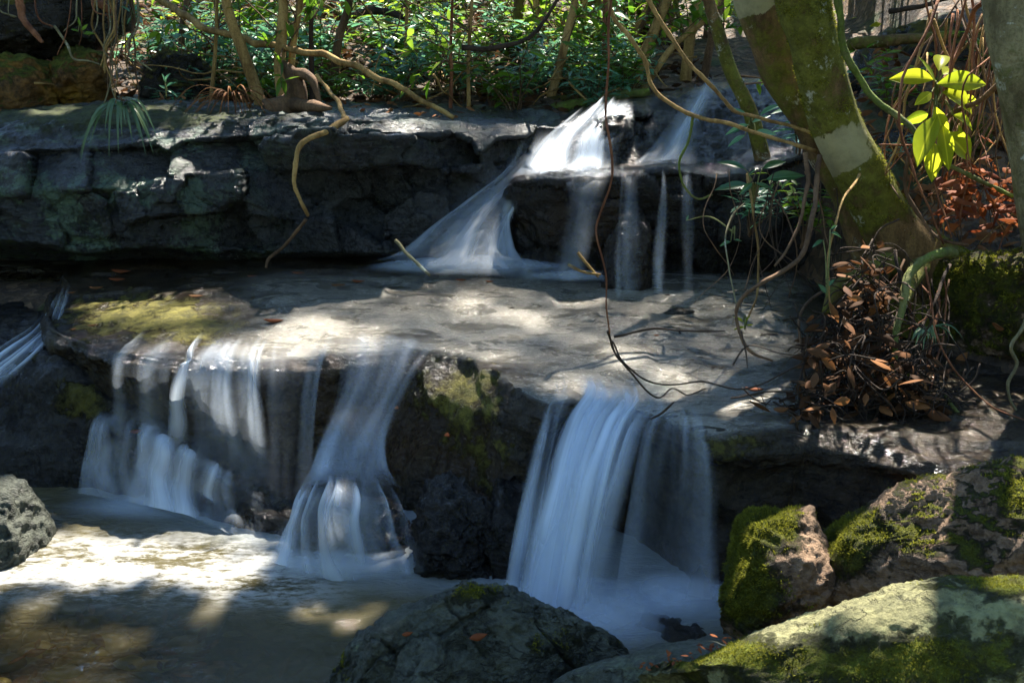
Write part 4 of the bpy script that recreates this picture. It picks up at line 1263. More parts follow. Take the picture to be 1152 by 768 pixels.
for i, (pts, w, Y_, mt, lb) in enumerate(SAP):
    P3 = [at(x, y, Y_) for x, y in pts]
    P3[0][2] -= 0.15
    r = pr(w, Y_)
    root = tag(empty('sapling', P3[0]), lb, 'sapling', 'saplings on the slope behind the falls')
    tree_part('trunk', P3, [r * 1.25, r, r * .9, r * .6], mt, root, seg=10, n=10, amp=0.01, seed=20 + i)
    # a few side twigs with leaves high up
    rg = np.random.RandomState(300 + i)
    g, lf = Geo(), Geo()
    Pc = crom(P3, 10)
    for k in range(7):
        q = Pc[rg.randint(len(Pc) // 3, len(Pc))]
        dr = rg.normal(size=3) * [1, .7, .5] + [0, 0, .45]
        dr /= np.linalg.norm(dr)
        L = rg.uniform(.25, .7)
        e = [q, q + dr * L * .5 + [0, 0, .03], q + dr * L]
        g = Geo()
        V, qd, tr, al, pc = tube_geo(e, [.006, .003, .0015], 5, 5, 0.02, i + k)
        g.add(V, qd, tr)
        put('twig', g.mesh('twig', M['brown_bark']), root)
        nl = rg.randint(7, 16)
        sel = pc[rg.randint(2, len(pc), nl)]
        D = dr + rg.normal(size=(nl, 3)) * .7
        V, qd, at2 = scatter(leaf_template(.38), sel, D, rg.normal(size=(nl, 3)) * .4 + [0, 0, 1], rg.uniform(.06, .12, nl), rg.uniform(0, .99, nl))
        lf.add(V, qd, None, at2)
    put('crown', lf.mesh('crown', M['leaf_green']), root)

# the bent stump
st = tag(empty('bent_stump', at(328, 122, 6.1)), 'gnarled brown bent stump on the shelf top', 'stump')
tree_part('stem', [at(300, 128, 6.05), at(330, 118, 6.1), at(334, 98, 6.1), at(326, 80, 6.1), at(318, 70, 6.12)], [pr(24, 6.1), pr(28, 6.1), pr(22, 6.1), pr(15, 6.1), pr(7, 6)], 'brown_bark', st, seg=20, n=12, amp=0.09, seed=61)
tree_part('limb', [at(328, 82, 6.1), at(342, 84, 6.05), at(352, 92, 6.0), at(360, 116, 5.95)], [pr(10, 6), pr(12, 6), pr(10, 6), pr(5, 6)], 'brown_bark', st, seg=16, n=12, amp=0.08, seed=63)
tree_part('root', [at(330, 118, 6.05), at(352, 120, 5.9), at(372, 122, 5.75)], [pr(16, 6), pr(12, 6), pr(4, 6)], 'brown_bark', st, seg=16, n=12, amp=.08, seed=64)

# branches, vines and sticks
VINE = [
    ('fallen_branch', [(170, -6, 6.9), (215, 22, 6.6), (262, 42, 6.4), (310, 52, 6.25), (370, 64, 6.1), (415, 82, 6.0), (455, 102, 5.95), (510, 134, 5.9)], 7.5, 8, 'tan_bark', 'long pale fallen branch sloping across the slope to the shelf', 'branch'),
    ('bare_branch', [(520, 54, 6.2), (560, 53, 6.2), (592, 44, 6.2), (612, 24, 6.2), (632, -8, 6.2)], 6, 5, 'dark_bark', 'dark bare branch curving up out of the top of the frame', 'branch'),
    ('hanging_branch', [(388, 135, 5.2), (366, 148, 5.05), (342, 160, 4.98), (334, 178, 4.97), (332, 202, 4.96), (337, 225, 4.98), (346, 243, 5.02)], 7, 5, 'tan_bark', 'crooked pale branch hanging over the shelf face', 'branch'),
    ('bare_branch', [(388, 135, 5.2), (385, 124, 5.32), (380, 114, 5.5), (370, 102, 5.7), (357, 86, 5.8)], 5, 6, 'tan_bark', 'pale twig rising from the crooked hanging branch to the stump', 'branch'),
    ('stick', [(344, 246, 5.25), (322, 275, 5.3), (304, 290, 5.3), (300, 302, 5.28)], 4, 5, 'brown_bark', 'thin brown root at the foot of the shelf', 'root'),
    ('stick', [(445, 271, 5.05), (462, 289, 4.95), (484, 309, 4.85)], 4, 5, 'grey_bark', 'grey stick standing in the mist of the fan', 'stick'),
    ('vine', [(686, -8, 4.6), (692, 22, 4.6), (722, 62, 4.6), (734, 98, 4.6), (766, 124, 4.55), (795, 135, 4.5), (823, 141, 4.45), (868, 154, 4.35), (920, 171, 4.25)], 5, 6, 'tan_bark', 'brown vine looping down from the top to the leaning tree, lower of two', 'vine'),
    ('vine', [(724, -8, 4.7), (746, 28, 4.7), (770, 64, 4.65), (790, 88, 4.6), (812, 110, 4.6), (832, 127, 4.55), (872, 136, 4.4), (915, 150, 4.3)], 5, 5, 'tan_bark', 'brown vine meeting the leaning tree, upper of two', 'vine'),
    ('vine', [(781, 128, 4.55), (774, 160, 4.55), (764, 185, 4.5), (768, 208, 4.5), (784, 222, 4.5), (803, 218, 4.5)], 3, 3, 'green_bark', 'small dark vine hooking under the lower brown vine', 'vine'),
    ('vine', [(907, 172, 4.1), (908, 200, 4.05), (904, 225, 4.0), (898, 256, 3.95), (886, 280, 3.9), (872, 300, 3.88)], 5, 4, 'brown_bark', 'brown vine dropping below the lower trunk', 'vine'),
    ('vine', [(922, 176, 4.1), (918, 215, 4.0), (912, 255, 3.85), (905, 282, 3.8), (890, 300, 3.75), (860, 315, 3.7), (838, 332, 3.7), (828, 353, 3.7), (833, 377, 3.68), (847, 395, 3.66), (870, 406, 3.64)], 6, 4, 'brown_bark', 'long curved vine swinging out over the right of the ledge', 'vine'),
    ('vine', [(838, 228, 4.15), (822, 244, 4.0), (816, 266, 3.9), (820, 300, 3.85), (826, 330, 3.8), (830, 350, 3.75)], 2, 2, 'grey_bark', 'thin grey hanging stem joining the long curved vine', 'vine'),
    ('vine', [(842, 196, 4.35), (846, 228, 4.25), (850, 262, 4.2), (853, 300, 4.15), (850, 335, 4.1), (838, 362, 4.0)], 3, 3, 'tan_bark', 'slim hanging vine behind the long curved vine', 'vine'),
    ('vine', [(968, 196, 4.0), (952, 222, 3.85), (942, 250, 3.75), (932, 288, 3.7), (934, 320, 3.65), (937, 352, 3.6)], 3, 3, 'tan_bark', 'straight thin stem in front of the dark bank', 'vine'),
    ('hanging_twig', [(700, -160, 3.05), (690, -30, 3.05), (683, 60, 3.05), (680, 125, 3.03), (688, 190, 3.0), (677, 238, 3.0), (673, 265, 3.0), (680, 305, 3.0), (682, 345, 3.0), (687, 376, 3.0)], 3.2, 2.4, 'red_bark', 'long dark red twig hanging before the upper falls and the ledge', 'twig'),
    ('twig', [(686, 372, 3.0), (694, 396, 3.05), (708, 415, 3.12), (737, 446, 3.18), (757, 438, 3.22), (774, 444, 3.22), (795, 437, 3.25)], 3, 2, 'dark_bark', 'dark looping twig trailing over the head of the main fall', 'twig'),
    ('twig', [(690, 385, 3.05), (705, 412, 3.15), (745, 434, 3.25), (790, 430, 3.3), (845, 436, 3.3), (905, 408, 3.4)], 2, 3, 'dark_bark', 'thin dark twig reaching from the debris to the looping twig', 'twig'),
    ('twig', [(690, 378, 3.9), (730, 372, 3.95), (780, 373, 3.9), (815, 374, 3.9)], 3, 2, 'dark_bark', 'dark straight twig lying on the ledge by the flat stone', 'twig'),
    ('vine', [(1075, 286, 3.75), (1050, 286, 3.68), (1026, 304, 3.62), (1018, 330, 3.58), (1010, 380, 3.52), (1004, 430, 3.5), (1000, 480, 3.48), (997, 540, 3.46)], 11, 7, 'green_bark', 'mossy green root hanging straight down the bank', 'root'),
    ('vine', [(1040, 300, 3.5), (1048, 340, 3.45), (1060, 390, 3.4), (1085, 430, 3.35), (1120, 460, 3.3), (1165, 478, 3.25)], 2.5, 2.5, 'red_bark', 'thin reddish stem arching across the hollow', 'vine'),
    ('vine', [(1062, 445, 3.4), (1080, 470, 3.35), (1105, 495, 3.3), (1150, 503, 3.25)], 5, 4, 'green_bark', 'green brown root dipping into the hollow pool', 'root'),
    ('vine', [(1160, 330, 3.3), (1150, 365, 3.3), (1138, 388, 3.3), (1142, 410, 3.3), (1132, 432, 3.3), (1134, 450, 3.3), (1142, 462, 3.3)], 5, 4, 'grey_bark', 'twisted grey vine hanging at the right edge', 'vine'),
    ('vine', [(936, -8, 4.0), (950, 50, 4.0), (975, 95, 4.0), (1005, 130, 3.95), (1025, 150, 3.9), (1050, 175, 3.9), (1090, 200, 3.9), (1140, 225, 3.85)], 8, 7, 'green_bark', 'green vine stem sloping behind the leaning tree to the right', 'vine'),
    ('vine', [(1150, 70, 3.8), (1105, 112, 3.9), (1075, 125, 3.95), (1045, 150, 4.0), (1022, 180, 4.0), (1020, 220, 4.0), (1040, 250, 3.95), (1062, 270, 3.9), (1090, 277, 3.9)], 6, 5, 'brown_bark', 'brown vine looping around the yellow leaves', 'vine'),
    ('vine', [(1132, -8, 3.9), (1100, 10, 3.95), (1088, 35, 4.0), (1070, 80, 4.0), (1060, 120, 4.0), (1062, 180, 3.95)], 5, 4, 'red_bark', 'red brown vine left of the lichened trunk', 'vine'),
    ('vine', [(1150, 10, 4.2), (1108, 15, 4.2), (1092, 55, 4.2), (1076, 120, 4.2), (1048, 158, 4.1), (990, 165, 4.1)], 3, 3, 'red_bark', 'thin red vine twisting past the yellow leaves', 'vine'),
    ('fallen_branch', [(1000, 14, 6.1), (1040, 6, 6.0), (1085, -8, 5.9)], 6, 5, 'dark_bark', 'short dark branch on the rock behind the leaning tree', 'branch'),
    ('fallen_log', [(600, 130, 6.8), (650, 118, 6.75), (700, 108, 6.7), (730, 102, 6.7)], 16, 12, 'green_bark', 'mossy log lying behind the head of the upper fall', 'log'),
    ('fallen_log', [(398, 18, 8.2), (430, 14, 8.1), (462, 22, 8.0)], 10, 8, 'dark_bark', 'dark fallen log high on the litter slope', 'log'),
    ('fallen_log', [(955, 50, 5.9), (1010, 46, 5.9), (1080, 40, 5.8)], 14, 12, 'moss_bark', 'mossy log on the bank at the upper right', 'log'),
    ('twig', [(60, 30, 6.0), (75, 50, 6.0), (83, 66, 6.0), (100, 68, 6.0), (114, 73, 6.0)], 3, 2, 'grey_bark', 'white bare twig before the ochre cliff', 'twig'),
    ('hanging_root', [(20, -8, 5.9), (26, 20, 5.9), (38, 36, 5.85), (48, 48, 5.85)], 9, 6, 'red_bark', 'thick reddish root hanging at the upper left', 'root'),
    ('hanging_root', [(98, -8, 6.2), (112, 4, 6.1), (124, 14, 6.1)], 12, 7, 'red_bark', 'stubby red brown root end above the hanging strands', 'root'),
    ('twig', [(835, 372, 3.64), (841, 395, 3.6), (843, 412, 3.58)], 2.5, 2, 'dark_bark', 'short forked twig end of the curved vine in the stream', 'twig'),
    ('twig', [(760, 452, 3.1), (745, 466, 3.1), (733, 472, 3.12)], 3, 3, 'dark_bark', 'small dark twig at the lip of the main fall', 'twig'),
    ('stick', [(650, 284, 4.9), (662, 300, 4.87), (672, 313, 4.86)], 4, 3, 'tan_bark', 'bleached stick lodged under the stepped rock', 'stick'),
    ('stick', [(640, 298, 4.9), (655, 304, 4.87), (676, 308, 4.85)], 4, 3, 'tan_bark', 'second bleached stick crossing under the stepped rock', 'stick'),
]
for i, (nm, pts, w0, w1, mt, lb, ct) in enumerate(VINE):
    V, q, t, al, pc = tube_geo([at(*p) for p in pts], [pr(w0, pts[0][2]), pr(w1, pts[-1][2]) * .7], 10, 12, 0.012 if w0 < 7 else 0.022, i)
    ctr_ = np.vstack([np.repeat(pc, 10, 0), pc[0], pc[-1]])
    V = ctr_ + (V - ctr_) * (1 + .5 * fbm(V * 22 + i, 3))[:, None]
    tag(put(nm, mesh_np(nm, V, [q, t], M[mt], {'moss': np.full(len(V), .5), 'pale': np.zeros(len(V))})), lb, ct)
# thin hanging strands
rg = np.random.RandomState(5)


def strand(name, pts, w, mt, lb, ct, gr, sd):
    V, q, t, al, pc = tube_geo(pts, [w, w * .6], 5, 8, 0.02, sd)
    tag(put(name, mesh_np(name, V, [q, t], M[mt], {'moss': np.full(len(V), .5), 'pale': np.zeros(len(V))})), lb, ct, gr)


for i in range(16):
    x0 = rg.uniform(108, 152)
    y1 = rg.uniform(70, 122)
    Yd = rg.uniform(5.8, 6.4)
    strand('hanging_root', [at(x0, -40, Yd), at(x0 + rg.normal() * 5, y1 * .35, Yd), at(x0 + rg.normal() * 7, y1 * .7, Yd), at(x0 + rg.normal() * 9, y1, Yd)], rg.uniform(.004, .008), ['tan_bark', 'grey_bark', 'brown_bark'][i % 3],
           'thin pale root strand hanging above the left of the shelf', 'root', 'root strands above the shelf', i)
for i in range(9):
    x0 = rg.uniform(-20, 110)
    y1 = rg.uniform(15, 60)
    strand('hanging_root', [at(x0, -40, 6.1), at(x0 + rg.normal() * 6, y1 * .5, 6.0), at(x0 + rg.normal() * 9, y1, 6.0)], rg.uniform(.003, .007), ['red_bark', 'grey_bark'][i % 2],
           'short root strand hanging under the dark overhang', 'root', 'root strands under the overhang', 40 + i)
for i in range(46):
    x0 = rg.uniform(1010, 1125)
    Yd = rg.uniform(3.9, 4.6)
    a = at(x0 + 30, rg.uniform(-30, 60), Yd)
    b = at(x0 + rg.normal() * 30, rg.uniform(180, 300), Yd - .15)
    m = (a + b) / 2 + rg.normal(size=3) * [.12, .1, .12]
    strand('vine_tendril', [a, m, b], rg.uniform(.003, .007), ['red_bark', 'brown_bark', 'tan_bark'][i % 3], 'red brown tendril in the tangle right of the leaning tree', 'vine', 'tendrils right of the leaning tree', 80 + i)
for i in range(22):
    x0 = rg.uniform(790, 1010)
    Yd = rg.uniform(4.0, 4.6)
    a = at(x0, rg.uniform(190, 240), Yd)
    b = at(x0 + rg.normal() * 25, rg.uniform(290, 350), Yd - .1)
    m = (a + b) / 2 + rg.normal(size=3) * [.09, .06, .05]
    strand('vine_tendril', [a, m, b], rg.uniform(.002, .004), ['brown_bark', 'dark_bark'][i % 2], 'thin tendril hanging before the dark bank', 'vine', 'tendrils before the dark bank', 120 + i)
for i in range(26):
    x0 = rg.uniform(945, 1035)
    a = at(x0 + rg.normal() * 10, rg.uniform(455, 480), 3.4)
    b = at(x0, rg.uniform(540, 580), 3.3)
    strand('hanging_root', [a, (a + b) / 2 + rg.normal(size=3) * .015, b], rg.uniform(.003, .006), 'dark_bark', 'dark wet rootlet hanging below the debris pile', 'root', 'rootlets below the debris pile', 160 + i)
for i in range(34):
    x0 = rg.uniform(940, 1070)
    a = at(x0, rg.uniform(280, 335), 3.95)
    b = at(x0 - rg.uniform(-25, 75), rg.uniform(420, 525), 3.42)
    m1, m2 = a * .65 + b * .35 + rg.normal(size=3) * [.06, .05, .05], a * .3 + b * .7 + rg.normal(size=3) * [.06, .05, .05]
    strand('bank_root', [a, m1, m2, b], rg.uniform(.003, .008), ['dark_bark', 'brown_bark', 'dark_bark', 'red_bark'][i % 4], 'thin brown root running down the bank through the flood debris', 'root', 'thin roots on the bank below the leaning tree', 260 + i)
for i in range(14):
    x0 = rg.uniform(250, 640)
    Yd = rg.uniform(6.4, 8.5)
    a = at(x0, rg.uniform(-60, 20), Yd)
    b = at(x0 + rg.normal() * 50, rg.uniform(90, 125), Yd)
    strand('vine_tendril', [a, (a + b) / 2 + rg.normal(size=3) * .12, b], rg.uniform(.004, .009), ['tan_bark', 'brown_bark', 'green_bark'][i % 3], 'slender vine straggling through the undergrowth behind the shelf', 'vine', 'vines in the undergrowth', 200 + i)

# ================================================================== plants
def shrub_proto(seed, nst, hgt, leafL, wid, mat, spread=0.5):
    r_ = np.random.RandomState(seed)
    g, lf = Geo(), Geo()
    for s in range(nst):
        az = r_.uniform(0, 2 * np.pi)
        lean = r_.uniform(.1, spread)
        h = hgt * r_.uniform(.55, 1.1)
        tip = np.array([math.cos(az) * lean, math.sin(az) * lean, h])
        pts = [np.array([0, 0, -.05]), tip * [.3, .3, .5], tip]
        V, q, t, al, pc = tube_geo(pts, [.007, .005, .002], 5, 8, .03, seed + s)
        g.add(V, q, t)
        nl = r_.randint(9, 16)
        tt = r_.uniform(.2, 1.0, nl) ** 0.6
        k = np.clip((tt * (len(pc) - 1)).astype(int), 0, len(pc) - 1)
        a = np.arange(nl) * 2.4 + r_.uniform(0, 6)
        D = np.stack([np.cos(a), np.sin(a), r_.uniform(-.25, .6, nl)], -1)
        # a rosette at the tip
        V, q, at2 = scatter(leaf_template(wid, .22), pc[k], D, np.tile([0, 0, 1.0], (nl, 1)) + r_.normal(size=(nl, 3)) * .25, leafL * r_.uniform(.6, 1.15, nl), r_.uniform(0, .99, nl))
        lf.add(V, q, None, at2)
    return g.mesh('stem', M['brown_bark']), lf.mesh('foliage', M[mat], mid=True)


PROT = [shrub_proto(1, 8, .55, .17, .26, 'leaf_blue'), shrub_proto(2, 7, .75, .19, .24, 'leaf_blue'), shrub_proto(3, 8, .40, .14, .28, 'leaf_blue'),
        shrub_proto(4, 8, .9, .18, .32, 'leaf_green', .6), shrub_proto(5, 9, .6, .15, .36, 'leaf_green', .5)]
rg = np.random.RandomState(77)


def shrub(k, x, y, z, sc, lb, gr, name='shrub'):
    root = tag(empty(name, (x, y, z)), lb, 'shrub', gr)
    root.rotation_euler = (0, 0, rg.uniform(0, 6.28))
    root.scale = (sc, sc, sc)
    for nm, me_ in zip(('stem', 'foliage'), PROT[k]):
        o = bpy.data.objects.new(nm, me_)
        COL.objects.link(o)
        o.parent = root
    return root


for i in range(112):
    px_ = rg.uniform(170, 720)
    Y_ = rg.uniform(6.5, 9.0)
    x_ = at(px_, 110, Y_)[0]
    kind = rg.choice([0, 1, 2, 4], p=[.28, .22, .2, .3])
    if px_ < 420:
        lb = 'leafy shrub on the slope behind the left half of the rock shelf'
    elif px_ < 560:
        lb = 'blue green leafy shrub on the slope behind the middle of the rock shelf'
    else:
        lb = 'blue green leafy shrub on the slope behind the upper fall'
    if 375 < px_ < 425 and Y_ > 7.4:
        continue
    shrub(kind, x_, Y_, gz(x_, Y_) - .03, rg.uniform(.5, .85), lb, lb.split(' shrub ')[1].replace('on', 'shrubs on', 1))
for i in range(26):
    px_ = rg.uniform(-40, 1150)
    Y_ = rg.uniform(8.8, 12)
    x_ = at(px_, 60, Y_)[0]
    shrub(rg.choice([3, 4, 1]), x_, Y_, gz(x_, Y_) - .03, rg.uniform(.9, 1.5), 'tall green shrub far up the forest slope', 'tall shrubs far up the slope')
for (px_, py_, Y_, k, sc, lb) in [(905, 250, 4.75, 4, .55, 'shaded shrub below the lower trunk of the leaning tree'), (845, 235, 5.0, 2, .7, 'dark low shrub beside the second upper fall'),
                                  (1000, 110, 5.6, 4, .6, 'shrub in shade behind the leaning tree'), (980, 180, 5.0, 2, .7, 'small shrub close behind the leaning tree trunk'),
                                  (900, 170, 5.4, 1, .7, 'shrub behind the lower trunk beside the slab'), (205, 110, 6.5, 2, .5, 'small shrub at the grey green block on the shelf'),
                                  (1115, 90, 5.8, 4, .6, 'shrub behind the lichened trunk at upper right')]:
    p = at(px_, py_, Y_)
    shrub(k, p[0], p[1], p[2] - .1, sc, lb, None)

# undergrowth higher up: one mass of leaves on the far slope, and far trunks in it
n = 50000
X_ = rg.uniform(-11, 11, n)
Y_ = rg.uniform(8.5, 17, n)
cl = fbm(np.stack([X_ * .9, Y_ * .9, X_ * 0], -1), 3)
Z_ = ground_z(X_, Y_) + rg.uniform(0, 1, n) ** 1.3 * (1.2 + 2.2 * sst(10, 15, Y_))
Pq = np.stack([X_, Y_, Z_], -1)
keep = (fbm(Pq * 1.3, 3) + .35 * cl + .3 * sst(11, 15, Y_)) > 0.02
Pq = Pq[keep]
n = len(Pq)
g = Geo()
V, q, a_ = scatter(small_template(.4), Pq, rg.normal(size=(n, 3)) * [1, 1, .5], rg.normal(size=(n, 3)) * .6 + [0, -.3, 1], rg.uniform(.07, .15, n), rg.uniform(0, .99, n))
tri = q
g.add(V, None, np.concatenate([tri[:, :3]]), a_)
tag(put('undergrowth', g.mesh('undergrowth', M['leaf_far'])), 'green mass of forest undergrowth far up the slope', 'undergrowth', kind='stuff')
g = Geo()
for i in range(70):
    x, y = rg.uniform(-14, 14), rg.uniform(11, 22)
    b = np.array([x, y, gz(x, y) - .2])
    t = b + np.array([rg.normal() * .8, rg.normal() * .4, rg.uniform(5, 8)])
    V, q, tr, al, pc = tube_geo([b, (b + t) / 2 + rg.normal(size=3) * .15, t], [rg.uniform(.04, .12), .04, .02], 8, 8, .05, i)
    g.add(V, q, tr, .5)
tag(put('far_wood', g.mesh('far_wood', M['brown_bark'])), 'trunks of the wood far up the slope', 'wood', kind='stuff')

# the grass tuft drooping over the shelf
gr = tag(empty('grass_tuft', at(135, 122, 5.6)), 'tuft of long drooping green blades on the edge of the shelf', 'grass tuft')
g = Geo()
rg2 = np.random.RandomState(4)


def blades(g, root, n, L, w, droop, fan, r_, fwd=(0, -1, 0)):
    for i in range(n):
        a = r_.uniform(-fan, fan)
        L_ = L * r_.uniform(.55, 1.1)
        dx = math.sin(a)
        t = np.linspace(0, 1, 9)
        up = r_.uniform(.15, .4)
        P_ = np.stack([dx * L_ * t * .75, (fwd[1] * .35 * L_ * t) + 0 * t, L_ * (up * np.sin(t * 1.9) - droop * t ** 2.2 * r_.uniform(.7, 1.2))], -1) + root
        sd = np.cross(np.gradient(P_, axis=0), [0.2, -.5, 1.0])
        sd /= np.linalg.norm(sd, axis=1)[:, None]
        ww = w * np.minimum(1, (1 - t) * 3)[:, None] * np.minimum(1, t * 4 + .4)[:, None]
        V = np.stack([P_ - sd * ww, P_ + [0, 0, -w * .4], P_ + sd * ww], 1).reshape(-1, 3)
        f = [(3 * k + c, 3 * k + c + 1, 3 * k + c + 4, 3 * k + c + 3) for k in range(8) for c in (0, 1)]
        g.add(V, f, None, r_.uniform(0, .99))


blades(g, at(138, 122, 5.45), 20, .40, .0075, .85, 1.1, rg2)
put('blades', g.mesh('blades', M['grass']), gr)
gr = tag(empty('grass_tuft', at(1040, 372, 3.55)), 'small green tuft on the face of the mossy bank block', 'grass tuft')
g = Geo()
blades(g, at(1042, 372, 3.55), 16, .16, .005, .6, 1.3, rg2)
put('blades', g.mesh('blades', M['grass']), gr)
gr = tag(empty('grass_tuft', at(262, 112, 6.0)), 'pale straw tuft on the shelf left of the curving sapling', 'grass tuft')
g = Geo()
blades(g, at(262, 114, 6.0), 40, .45, .004, .5, 1.4, rg2)
put('blades', g.mesh('blades', M['dead_leaf']), gr)

# big leaved plants
def broad_plant(lb, root3, leaves, mat, wid=.42, cat='plant', name='broad_leaved_plant', sd=0):
    """leaves: (px, py, Y of leaf base, tip px, tip py, dY)"""
    r_ = np.random.RandomState(sd)
    o = tag(empty(name, root3), lb, cat)
    g, lf = Geo(), Geo()
    for (bx, by, Y_, tx, ty, dY) in leaves:
        b, t = at(bx, by, Y_), at(tx, ty, Y_ + dY)
        L = np.linalg.norm(t - b)
        V, q, tr, al, pc = tube_geo([root3, (np.array(root3) + b) / 2 + [0, 0, .04], b], [.004, .003, .002], 5, 6)
        g.add(V, q, tr)
        nn = np.array([r_.normal() * .6, -.75 + r_.normal() * .3, .8])
        V, q, a_ = scatter(leaf_template(wid * r_.uniform(.75, 1.1), r_.uniform(.05, .35), r_.uniform(.05, .4)), b[None], (t - b)[None], nn[None], [L * r_.uniform(.7, 1.05)], [r_.uniform(.1, .95)])
        # finer, so that the blade curves
        lf.add(V, q, None, a_)
    st_ = put('stem', g.mesh('stem', M['green_bark']), o)
    fo = put('foliage', lf.mesh('foliage', M[mat], mid=True), o)
    sb = fo.modifiers.new('round', 'SUBSURF')
    sb.levels = sb.render_levels = 2
    return o


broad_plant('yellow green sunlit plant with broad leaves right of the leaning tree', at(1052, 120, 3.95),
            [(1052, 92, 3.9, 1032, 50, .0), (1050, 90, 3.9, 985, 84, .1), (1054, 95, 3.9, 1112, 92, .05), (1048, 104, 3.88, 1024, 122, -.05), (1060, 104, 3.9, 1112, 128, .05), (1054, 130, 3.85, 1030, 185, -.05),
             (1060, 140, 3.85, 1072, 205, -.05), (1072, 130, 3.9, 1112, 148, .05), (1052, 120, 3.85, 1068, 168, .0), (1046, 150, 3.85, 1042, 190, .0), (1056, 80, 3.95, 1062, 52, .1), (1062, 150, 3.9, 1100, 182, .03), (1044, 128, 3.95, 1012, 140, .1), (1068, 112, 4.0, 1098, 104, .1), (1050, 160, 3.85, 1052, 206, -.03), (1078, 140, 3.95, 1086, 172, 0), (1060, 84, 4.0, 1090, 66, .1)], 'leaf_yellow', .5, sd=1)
broad_plant('shaded plant with drooping pale green leaves under the lower trunk', at(848, 230, 4.3),
            [(842, 208, 4.25, 796, 210, .0), (842, 198, 4.25, 852, 186, .0), (846, 206, 4.2, 828, 222, -.05), (850, 206, 4.2, 878, 216, .0), (858, 190, 4.3, 890, 178, .05), (862, 202, 4.3, 905, 196, 0), (838, 190, 4.3, 806, 178, .05)], 'leaf_broad', .36, sd=2)
broad_plant('plant of small blue leaves beside the second upper fall', at(845, 150, 4.7),
            [(842, 140, 4.65, 816, 150, 0), (846, 138, 4.65, 868, 126, 0), (842, 132, 4.65, 822, 118, 0), (850, 148, 4.6, 880, 150, 0), (838, 152, 4.6, 812, 166, 0), (855, 130, 4.7, 884, 112, 0)], 'leaf_blue', .34, sd=3)
broad_plant('sprig of two pale leaves hanging before the dark bank', at(826, 262, 3.95), [(822, 272, 3.9, 806, 276, 0), (826, 270, 3.9, 838, 270, 0), (772, 248, 4.2, 776, 240, 0)], 'leaf_broad', .4, sd=4)
broad_plant('green seedling at the right end of the ledge behind the curved vine', at(838, 370, 3.8), [(836, 362, 3.75, 826, 354, 0), (838, 364, 3.75, 845, 352, 0), (838, 368, 3.72, 824, 370, 0), (840, 366, 3.75, 850, 364, 0)], 'leaf_yellow', .4, sd=5)
broad_plant('pair of round green leaves on a thin stem before the bank', at(930, 335, 3.62), [(930, 330, 3.6, 920, 318, 0), (932, 322, 3.6, 940, 312, 0), (926, 270, 3.7, 912, 276, 0), (934, 262, 3.7, 950, 268, 0), (934, 258, 3.7, 944, 252, 0)], 'leaf_broad', .5, sd=6)
broad_plant('leafy sprig by the bare twig on the overhang', at(92, 38, 6.0), [(88, 36, 5.95, 76, 30, 0), (92, 34, 5.95, 100, 26, 0), (94, 38, 5.95, 106, 38, 0), (90, 30, 5.95, 88, 18, 0)], 'leaf_green', .4, sd=7)
broad_plant('sprig of blue leaves over the grey green block', at(150, 20, 6.2), [(150, 16, 6.1, 166, 10, 0), (146, 14, 6.1, 136, 4, 0), (152, 18, 6.1, 166, 22, 0), (148, 20, 6.1, 140, 30, 0), (152, 12, 6.1, 158, 0, 0)], 'leaf_blue', .36, sd=8)
broad_plant('small upright plant at the shelf edge below the grey green block', at(187, 110, 6.0), [(187, 100, 6, 176, 94, 0), (187, 98, 6, 198, 92, 0), (186, 94, 6, 184, 82, 0), (188, 102, 6, 200, 106, 0), (186, 90, 6, 192, 80, 0)], 'leaf_blue', .36, sd=9)

# ================================================================== litter
def litter(name, lb, n, area, mat, size, sd, lift=.02, thing=False, curl=.35):
    r_ = np.random.RandomState(sd)
    pos = area(r_, n)
    g = Geo()
    D = r_.normal(size=(len(pos), 3)) * [1, 1, .45]
    Nn = r_.normal(size=(len(pos), 3)) * .55 + [0, -.25, 1]
    V, q, a_ = scatter(leaf_template(.42, curl, -.25), pos + r_.uniform(0, lift, (len(pos), 1)) * [0, 0, 1], D, Nn, size * r_.uniform(.6, 1.25, len(pos)), r_.uniform(0, .99, len(pos)))
    g.add(V, q, None, a_)
    return tag(put(name, g.mesh(name, M[mat])), lb, 'leaf litter', kind='stuff')


def on_ground(x0, x1, y0, y1):
    def f(r_, n):
        x, y = r_.uniform(x0, x1, n), r_.uniform(y0, y1, n)
        return np.stack([x, y, ground_z(x, y) + .015], -1)
    return f


def heap(pts, Yf, spread):
    """a pile whose spots are seen at these columns and rows"""
    pts = np.array(pts, float)

    def f(r_, n):
        k = r_.randint(len(pts), size=n)
        p = pts[k, :2] + r_.normal(size=(n, 2)) * spread
        return np.array([at(a, b, Yf + pts[i, 2] + r_.normal() * .07) for (a, b), i in zip(p, k)])
    return f


litter('leaf_litter', 'brown leaf litter covering the slope behind the shelf', 5000, on_ground(-5.5, 1.5, 6.6, 11), 'slope_leaf', .11, 1)
litter('leaf_litter', 'orange brown leaf litter on the bank right of the leaning tree', 1500, on_ground(1.85, 4.0, 3.9, 6.6), 'dead_leaf', .09, 2, .06)
litter('leaf_litter', 'red orange leaves heaped under the yellow plant', 160, heap([(1085, 215, 0), (1110, 240, 0), (1140, 210, .05), (1100, 195, .1), (1075, 235, -.05), (1140, 250, -.1)], 3.98, 12), 'red_leaf', .075, 3)
pile = [(975, 300, 0), (985, 320, -.05), (965, 340, -.05), (985, 350, -.1), (955, 365, -.12), (940, 385, -.2), (980, 385, -.2), (1000, 395, -.2), (925, 405, -.25), (955, 420, -.3), (990, 430, -.3), (930, 440, -.35), (970, 455, -.35), (1010, 455, -.35), (905, 455, -.4), (890, 465, -.42), (1035, 455, -.35), (1015, 430, -.3), (1040, 425, -.3)]
